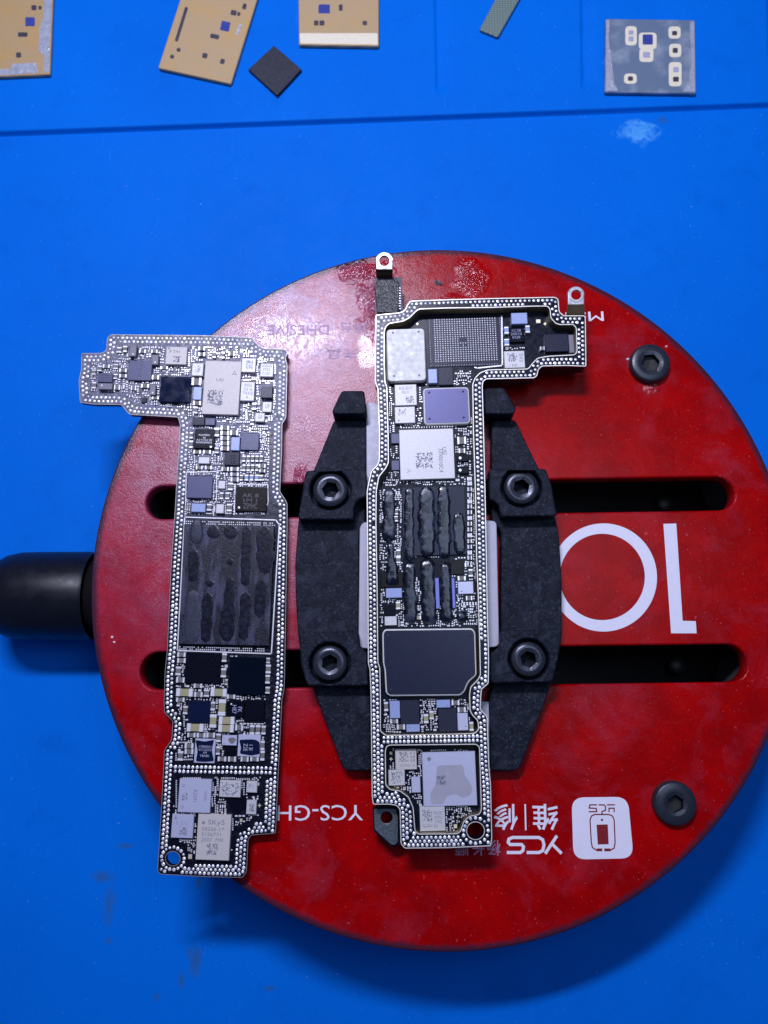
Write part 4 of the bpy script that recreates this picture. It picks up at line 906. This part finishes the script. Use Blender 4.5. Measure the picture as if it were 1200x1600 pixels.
# big black chip with smears
lb.line(lb.root, [(288.5, 808), (431, 812.5), (436.5, 820), (424, 1021.5), (277, 1016.5)], 2.0, 1.4, closed=True)
bc_ = solid('processor_chip', w2([(287.5, 819), (428.5, 821), (420.5, 1009), (279.5, 1006)], ZL+8), [], ZL/100, (ZL+8)/100, M_SMEAR, lb.root, .008); bc_['label'] = 'largest chip of this board, smeared with streaks of dark paste'
lb.claim((276, 808, 436, 1021))
for i, (a) in enumerate([[(334, 820, 20), (333, 842, 21)], [(361, 820, 21), (361, 843, 22)], [(386, 822, 13), (385, 860, 15), (383, 916, 14)], [(413, 822, 22), (414, 868, 26), (414, 897, 18)], [(303, 858, 17), (302, 910, 16)],
        [(325, 926, 17), (323, 970, 17), (321, 1004, 15)], [(360, 902, 12), (357, 950, 19), (355, 975, 24), (354, 1003, 18)], [(385, 925, 18), (382, 970, 16), (380, 1000, 15)], [(409, 905, 16), (407, 940, 19), (405, 965, 12)], [(327, 905, 14), (328, 918, 12)], [(359, 872, 12), (361, 884, 10)]]):
    paste(a, ZL+8, .22, 'dark_residue', 30+i, bc_, M_RESID)
paste([(308, 811, 16), (306, 850, 19)], ZL+8, 2.2, 'paste_lump', 50, bc_, M_LUMP)
paste([(302, 922, 17), (301, 950, 22), (299, 1005, 22)], ZL+8, 1.2, 'paste_lump', 51, bc_, M_LUMP)
b = MB(); rnd = random.Random(9)
for (y0, n, off) in ((814.5, 44, .022), (818, 44, .022), (1010.8, 42, .025), (1014.2, 42, .025)):
    for i in range(n):
        if rnd.random() < .12: continue
        x = (291 if y0 < 900 else 281)+i*3.2; c = U(x, y0+off*(x-290), ZL+1); b.box(c, .018, .018, ZL/100, (ZL+1)/100, lb.ang, .002)
pr = b.build('pad_row', M_SOLDER, lb.root); pr['kind'] = 'stuff'
# lower middle
C('power_chip', (290, 1021.5, 345, 1067), 6, M_BLACK); C('power_chip', (357.5, 1027.5, 414.5, 1085), 6, M_TEAL, 'largest glossy dark square chip below the smeared chip')
C('power_chip', (295, 1096, 328.5, 1129), 6, M_NAVY); o = C('power_chip', (355, 1096, 381.5, 1120), 5, M_BLACK, dot=(361.5, 1100, 1.3), dotm=M_SOLDER); lb.mark(o, 'FK\nHE7', (364, 1101, 377, 1116), 5, -90, M_LASERW, .01)
C('power_chip', (381.8, 1095, 413, 1127.5), 6, M_BLACK)
def glazed(r, txt, a, seed):
    o = C('power_chip', r, 6, M_LAV); x0, y0, x1, y1 = r; w, h = x1-x0, y1-y0
    b = MB(); q = [(x0+.04*w, y0+.03*h), (x0+.5*w, y0+.10*h), (x1-.04*w, y0+.02*h), (x1-.16*w, y0+.45*h), (x1-.05*w, y1-.06*h), (x0+.5*w, y1-.02*h), (x0+.06*w, y1-.05*h), (x0+.15*w, y0+.5*h)] if a == 0 else [(x0+.05*w, y0+.22*h), (x0+.6*w, y0+.20*h), (x1-.20*w, y0+.22*h), (x1-.02*w, y0+.34*h), (x1-.02*w, y1-.1*h), (x0+.6*w, y1-.03*h), (x0+.08*w, y1-.12*h), (x0+.14*w, y0+.6*h)]
    P = W([tuple(p) for p in fillet(q, 3, 4)], ZL+6); b.add([(p.x, p.y, (ZL+6)/100+.001) for p in P], [tuple(reversed(range(len(P))))]); f = b.build('glossy_face', M_NAVY, o)
    lb.mark(o, txt, (x0+.2*w, y0+.28*h, x1-.2*w, y0+.75*h) if a == 0 else (x0+.30*w, y0+.36*h, x0+.62*w, y0+.80*h), 6.2, 0 if a == 0 else -90, M_LAV)
glazed((304, 1155, 336, 1191.5), '17800021\n521Q253\n1M\nT8A8K', 0, 1); glazed((371.7, 1148.5, 406.7, 1181.7), 'I 3I\nZ2E', 1, 2)
o = C('filter_chip', (346.7, 1149, 370, 1164.5), 6, M_LAV, dot=(350, 1161.5, .8)); b = MB(); c = U(362.5, 1157, ZL+6); b.add([(c.x+.055*math.cos(a)*(1+.2*math.sin(3*a)), c.y+.045*math.sin(a), c.z+.0015) for a in [2*math.pi*i/14 for i in range(14)]], [tuple(range(14))]); b.build('glue_stain', M_CAPG, o)
C('power_chip', (351, 1167, 366.7, 1181), 4, M_BLACK)
for r in ((275, 1076, 301, 1088), (329, 1076, 354, 1088), (341, 1093, 352.5, 1118), (327.5, 1116.7, 338, 1136.7), (341.7, 1120, 366, 1131.7), (341, 1132.7, 365, 1144), (291.7, 1131, 317.5, 1143)): lb.cap(r, M_CAPT, 9)
def q4(l, s=6.0, ox=240, oy=1000): return [(a/s+ox, b_/s+oy, c/s+ox, d/s+oy) for a, b_, c, d in l]
for r in q4([(220, 115, 300, 158), (220, 170, 300, 215), (210, 350, 290, 400), (640, 125, 685, 205), (630, 265, 680, 350), (205, 250, 255, 330), (375, 410, 455, 450), (380, 488, 458, 535), (470, 465, 520, 532), (685, 508, 765, 552), (210, 538, 290, 580), (275, 620, 318, 695), (530, 580, 575, 660), (765, 795, 838, 848), (900, 800, 945, 885), (955, 800, 1000, 885), (1010, 805, 1050, 885), (315, 870, 392, 912), (403, 870, 487, 915), (495, 870, 575, 915), (585, 880, 630, 955), (585, 1000, 622, 1075), (290, 970, 372, 1017), (290, 1025, 372, 1070), (225, 1045, 275, 1130), (600, 1095, 680, 1137), (697, 1095, 772, 1140), (815, 1095, 890, 1140), (905, 1095, 985, 1137), (1003, 948, 1040, 1030), (1000, 1040, 1040, 1130), (1055, 168, 1092, 218), (1050, 232, 1098, 312), (1047, 328, 1090, 408), (1047, 440, 1090, 502), (668, 368, 695, 422)]): lb.cap(r, M_CAPG, 5)
# foot part
o = C('rf_chip', (279, 1218.3, 329.5, 1268.5), 8, M_LAV, 'square lavender silver chip with two ring marks'); lb.speckle(o, (284, 1239, 293, 1250), 8, M_LASER, 7, .5, 41)
lb.mark(o, 'K5291', (296, 1240.5, 314, 1246.5), 8, -90, M_LASER); lb.mark(o, 'H6M6', (314, 1242.5, 328, 1246), 8, -90, M_LASER)
b = MB()
for (x, y) in ((287, 1227.5), (285, 1261)):
    A = W([(x+2.4*math.cos(a), y+2.4*math.sin(a)) for a in [math.pi*i/8 for i in range(16)]], ZL+8); B2 = W([(x+1.7*math.cos(a), y+1.7*math.sin(a)) for a in [math.pi*i/8 for i in range(16)]], ZL+8); b.ring(A, B2, (ZL+8)/100, (ZL+8)/100+.002)
b.build('ring_mark', M_LASER, o)
o = C('rf_chip', (268, 1273.3, 302, 1308.5), 7, M_LAV, dot=(274.5, 1278, 1.6)); lb.mark(o, '0 3XI', (275, 1283, 293, 1289), 7, 0, M_LASERW); lb.speckle(o, (280.5, 1292, 292.5, 1305), 7, M_LASER, 8, .55, 42)
o = C('rf_module', (307.5, 1274.5, 359.5, 1342), 8, M_TANW, 'tall silver module with four printed lines of code', dot=(318, 1285.5, 2.2))
lb.mark(o, 'SKy5', (325, 1281.5, 351, 1290.5), 8, 0, M_LASER); lb.mark(o, '58226-17', (315, 1293, 350, 1298), 8, 0, M_LASER); lb.mark(o, '5126771', (315, 1301, 345, 1306), 8, 0, M_LASER); lb.mark(o, '2507  MX', (314.5, 1309.5, 349, 1315), 8, 0, M_LASER)
lb.speckle(o, (323, 1318.5, 340, 1335), 8, M_LASER, 10, .5, 43)
o = C('rf_chip', (343, 1220, 376, 1245), 7, M_WHITE); lb.speckle(o, (346, 1223, 374, 1242), 7, M_LASER, 13, .36, 44)
o = C('rf_chip', (385, 1221, 401.7, 1238), 7, M_WHITE); lb.speckle(o, (388.5, 1225, 396, 1232), 7, M_LASERW, 5, .6, 45)
o = C('rf_chip', (385, 1251, 400.5, 1272), 7, M_WHITE); lb.speckle(o, (389, 1256, 397, 1268), 7, M_LASER, 5, .6, 46)
solid('switch_chip', w2([(353, 1249), (384, 1243), (384, 1262), (366, 1274), (360, 1262)], ZL+2), [], ZL/100, (ZL+2)/100, M_BLACK, lb.root, .004); lb.claim((355, 1247, 383, 1272))
C('fiducial', (294, 1335, 300, 1342), .8, M_GOLD); star(lb, 405.5, 1258.5, 3.6); C('fiducial', (374.5, 1279.5, 378.8, 1284.5), .8, M_GOLD)
S2 = S1+[(6, 3.4, 'c'), (3.4, 6, 'c')]
lb.fillers([(140, 565), (182, 562), (186, 540), (390, 540), (404, 552), (432, 560), (432, 650), (425, 662), (300, 662), (285, 640), (210, 632), (192, 615), (140, 612)], 5200, seed=21, sizes=S2)
lb.fillers([(296, 664), (424, 664), (418, 805), (287, 805)], 4200, seed=22, sizes=S1)
lb.fillers([(273, 1022), (420, 1024), (412, 1190), (285, 1190), (272, 1190), (274, 1160), (286, 1140), (276, 1108), (273, 1100)], 4200, seed=23, sizes=S1)
lb.fillers([(273, 1213), (408, 1213), (405, 1278), (375, 1290), (364, 1300), (364, 1345), (296, 1345), (290, 1320), (266, 1312)], 1800, seed=24, sizes=S1[:5])
o = lb.tiny.build('small_components', [M_SOLDER, M_CAPG, M_CAPW], lb.root); o['kind'] = 'stuff'

# ------------------------------------------------------------------ loose pieces on the mat border
ZR = ZM+11.5; G = 'loose pieces of circuit board on the mat'
def piece(name, pts, h, mat, label, cat, details=(), group=None, bands=()):
    c = U(sum(p[0] for p in pts)/len(pts), sum(p[1] for p in pts)/len(pts), ZR); r = thing(name, (c.x, c.y, ZR/100+.002), label, cat, group)
    solid('laminate', fillet(w2(pts, ZR+h), .03, 2), [], ZR/100+.002, (ZR+h)/100, mat, r, .015)
    for (nm, q, m, dz) in details:
        solid(nm, fillet(w2(q, ZR+h), .08 if nm == 'pad_ring' else .025, 3), [], (ZR+h)/100-.01, (ZR+h+dz)/100, m, r, .002)
    return r
def rq(cx, cy, w, h, a=0):
    a = math.radians(a); return [(cx+x*math.cos(a)-y*math.sin(a), cy+x*math.sin(a)+y*math.cos(a)) for x, y in ((-w/2, -h/2), (w/2, -h/2), (w/2, h/2), (-w/2, h/2))]
piece('board_piece', [(-60, -30), (84, -30), (78, 116), (-62, 122)], 9, M_TAN, 'tan board piece in the far left corner with shiny layered edges', 'board piece',
      [('exposed_die', rq(47, 34, 15, 14), M_BLUEDIE, .4), ('pocket', rq(35.5, 54, 15, 7), M_POCK, .3), ('pocket', rq(53, 12, 8, 8), M_POCK, .3), ('pocket', rq(62.5, 12, 5, 6), M_POCK, .3), ('pocket', rq(29, 86, 8, 8), M_POCK, .3),
       ('ground_edge', [(70, -25), (82, -25), (76.5, 113), (68, 112), (70, 88), (60, 80), (62, 44), (68, 26)], M_SHINE, .4), ('ground_edge', [(18, 100), (56, 98), (60, 114), (0, 118), (-2, 108), (17, 108)], M_SHINE, .4)], G)
piece('board_piece', [(296, -46), (414, -40), (361, 131), (247, 106)], 9, M_TAN, 'tilted tan board piece with a long dark groove, left of the black square', 'board piece',
      [('exposed_die', rq(352, 41, 14, 15, 12), M_BLUEDIE, .4), ('pocket', rq(335.5, 57, 14, 7, 12), M_POCK, .3), ('pocket', rq(365, 20, 9, 8, 12), M_POCK, .3), ('pocket', rq(373, 22, 5, 6, 12), M_POCK, .3), ('pocket', rq(382, 10, 6, 9, 12), M_POCK, .3), ('pocket', rq(283.5, 38, 5, 56, 17), M_POCK, .3),
       ('pocket', rq(279, 78, 6, 6, 12), M_POCK, .3), ('pocket', rq(269, 88.5, 6, 6, 12), M_POCK, .3), ('pocket', rq(320, 87, 8, 8, 12), M_POCK, .3), ('pocket', rq(347.5, 96, 7, 8, 12), M_POCK, .3), ('pocket', rq(373, 46, 5, 18, 20), M_SHINE, .3)], G)
piece('board_piece', [(466, -40), (592, -40), (592, 72), (467, 70)], 9, M_TAN, 'upright tan board piece with a pale lower edge band, right of the black square', 'board piece',
      [('exposed_die', rq(506.5, 14, 18, 14), M_BLUEDIE, .4), ('pocket', rq(532.5, 12, 6, 10), M_POCK, .3), ('pocket', rq(494, 36, 7, 8), M_POCK, .3), ('pocket', rq(503, 36, 8, 8), M_POCK, .3), ('pocket', rq(570, 36, 7, 7), M_POCK, .3),
       ('ground_edge', [(468, 52), (590, 52), (590.5, 70), (469, 68)], M_PALE, .3)], G)
piece('board_piece', [(946, 29), (1086, 31), (1088, 146), (945, 144)], 9, M_GREYLAM, 'square grey board piece with pale ringed pads, farthest right', 'board piece',
      [('pad_ring', rq(986, 56, 18, 30), M_PALE, .3), ('pocket', rq(986, 51, 8, 7), M_LAV, .6), ('pocket', rq(986, 61, 8, 8), M_LAV, .6), ('pad_ring', rq(1012, 64, 28, 26), M_PALE, .35), ('exposed_die', rq(1012, 62, 16, 16), M_BLUEDIE, .7), ('pad_ring', rq(1010, 86, 22, 22), M_PALE, .4), ('pocket', rq(1010, 86, 11, 9), M_LAV, .7),
       ('pad_ring', rq(1054, 51, 19, 19), M_PALE, .3), ('pocket', rq(1054, 52, 8, 7), M_POCK, .6), ('pad_ring', rq(1055, 79, 19, 21), M_PALE, .3), ('pocket', rq(1055, 79, 8, 8), M_POCK, .6), ('pad_ring', rq(1055, 116, 20, 38), M_PALE, .3), ('pocket', rq(1056, 109, 9, 8), M_LAV, .6), ('pocket', rq(1056, 124, 9, 8), M_POCK, .6),
       ('pad_ring', rq(985, 123, 20, 16), M_PALE, .3), ('pocket', rq(985, 123, 8, 7), M_POCK, .6), ('ground_edge', [(947, 31), (953, 31), (951, 60), (960, 130), (966, 142), (947, 142)], M_SHINE, .3), ('ground_edge', [(1078, 33), (1085, 33), (1086, 143), (1066, 143), (1076, 128), (1080, 100)], M_SHINE, .3)], G)
piece('laminate_strip', [(789, -30), (822, -20), (778, 58), (749, 46)], 7, M_STRIP, 'short grey green strip with a scaly weave lying at the far edge', 'strip')
pk = [(428, 71), (471, 108), (433, 149), (388, 108)]
o = solid('foam_pad', w2(pk, ZR+8), [], ZR/100+.002, (ZR+8)/100, M_PADK, None, .01); tag(o, 'small black square pad turned on its corner between tan board pieces', 'pad')
# a dark flake and crumbs lying on the plate
o = solid('flux_flake', w2([(678, 438), (686, 439), (692, 444), (688, 446), (680, 443)], 1), [], .002, .02, M_CONN, None, .002); tag(o, 'tiny dark flake lying on the red plate above the clamped board', 'flake')
for (x, y, s_, lab) in ((981, 561, 3.0, 'white solder crumb touching the left side of the upper plate screw'), (1041.5, 541, 2.4, 'white solder crumb beyond the upper right of the upper plate screw'), (175, 996, 2.6, 'pale solder crumb on the left rim of the red plate'), (178, 1003.5, 2.4, 'pale solder crumb just below its twin on the left rim of the red plate')):
    b = MB(); c = U(x, y, 1); rnd = random.Random(int(x)); n = 7
    ring = [(c.x+s_*.01*rnd.uniform(.6, 1.1)*math.cos(2*math.pi*i/n), c.y+s_*.01*rnd.uniform(.6, 1.1)*math.sin(2*math.pi*i/n)) for i in range(n)]
    b.add([(p[0], p[1], .002) for p in ring]+[(c.x+(p[0]-c.x)*.6, c.y+(p[1]-c.y)*.6, .02) for p in ring]+[(c.x, c.y, .026)], [(i, (i+1) % n, n+(i+1) % n, n+i) for i in range(n)]+[(n+i, n+(i+1) % n, 2*n) for i in range(n)])
    o = b.build('solder_crumb', M_SOLDER); tag(o, lab, 'crumb', 'solder crumbs on the red plate')
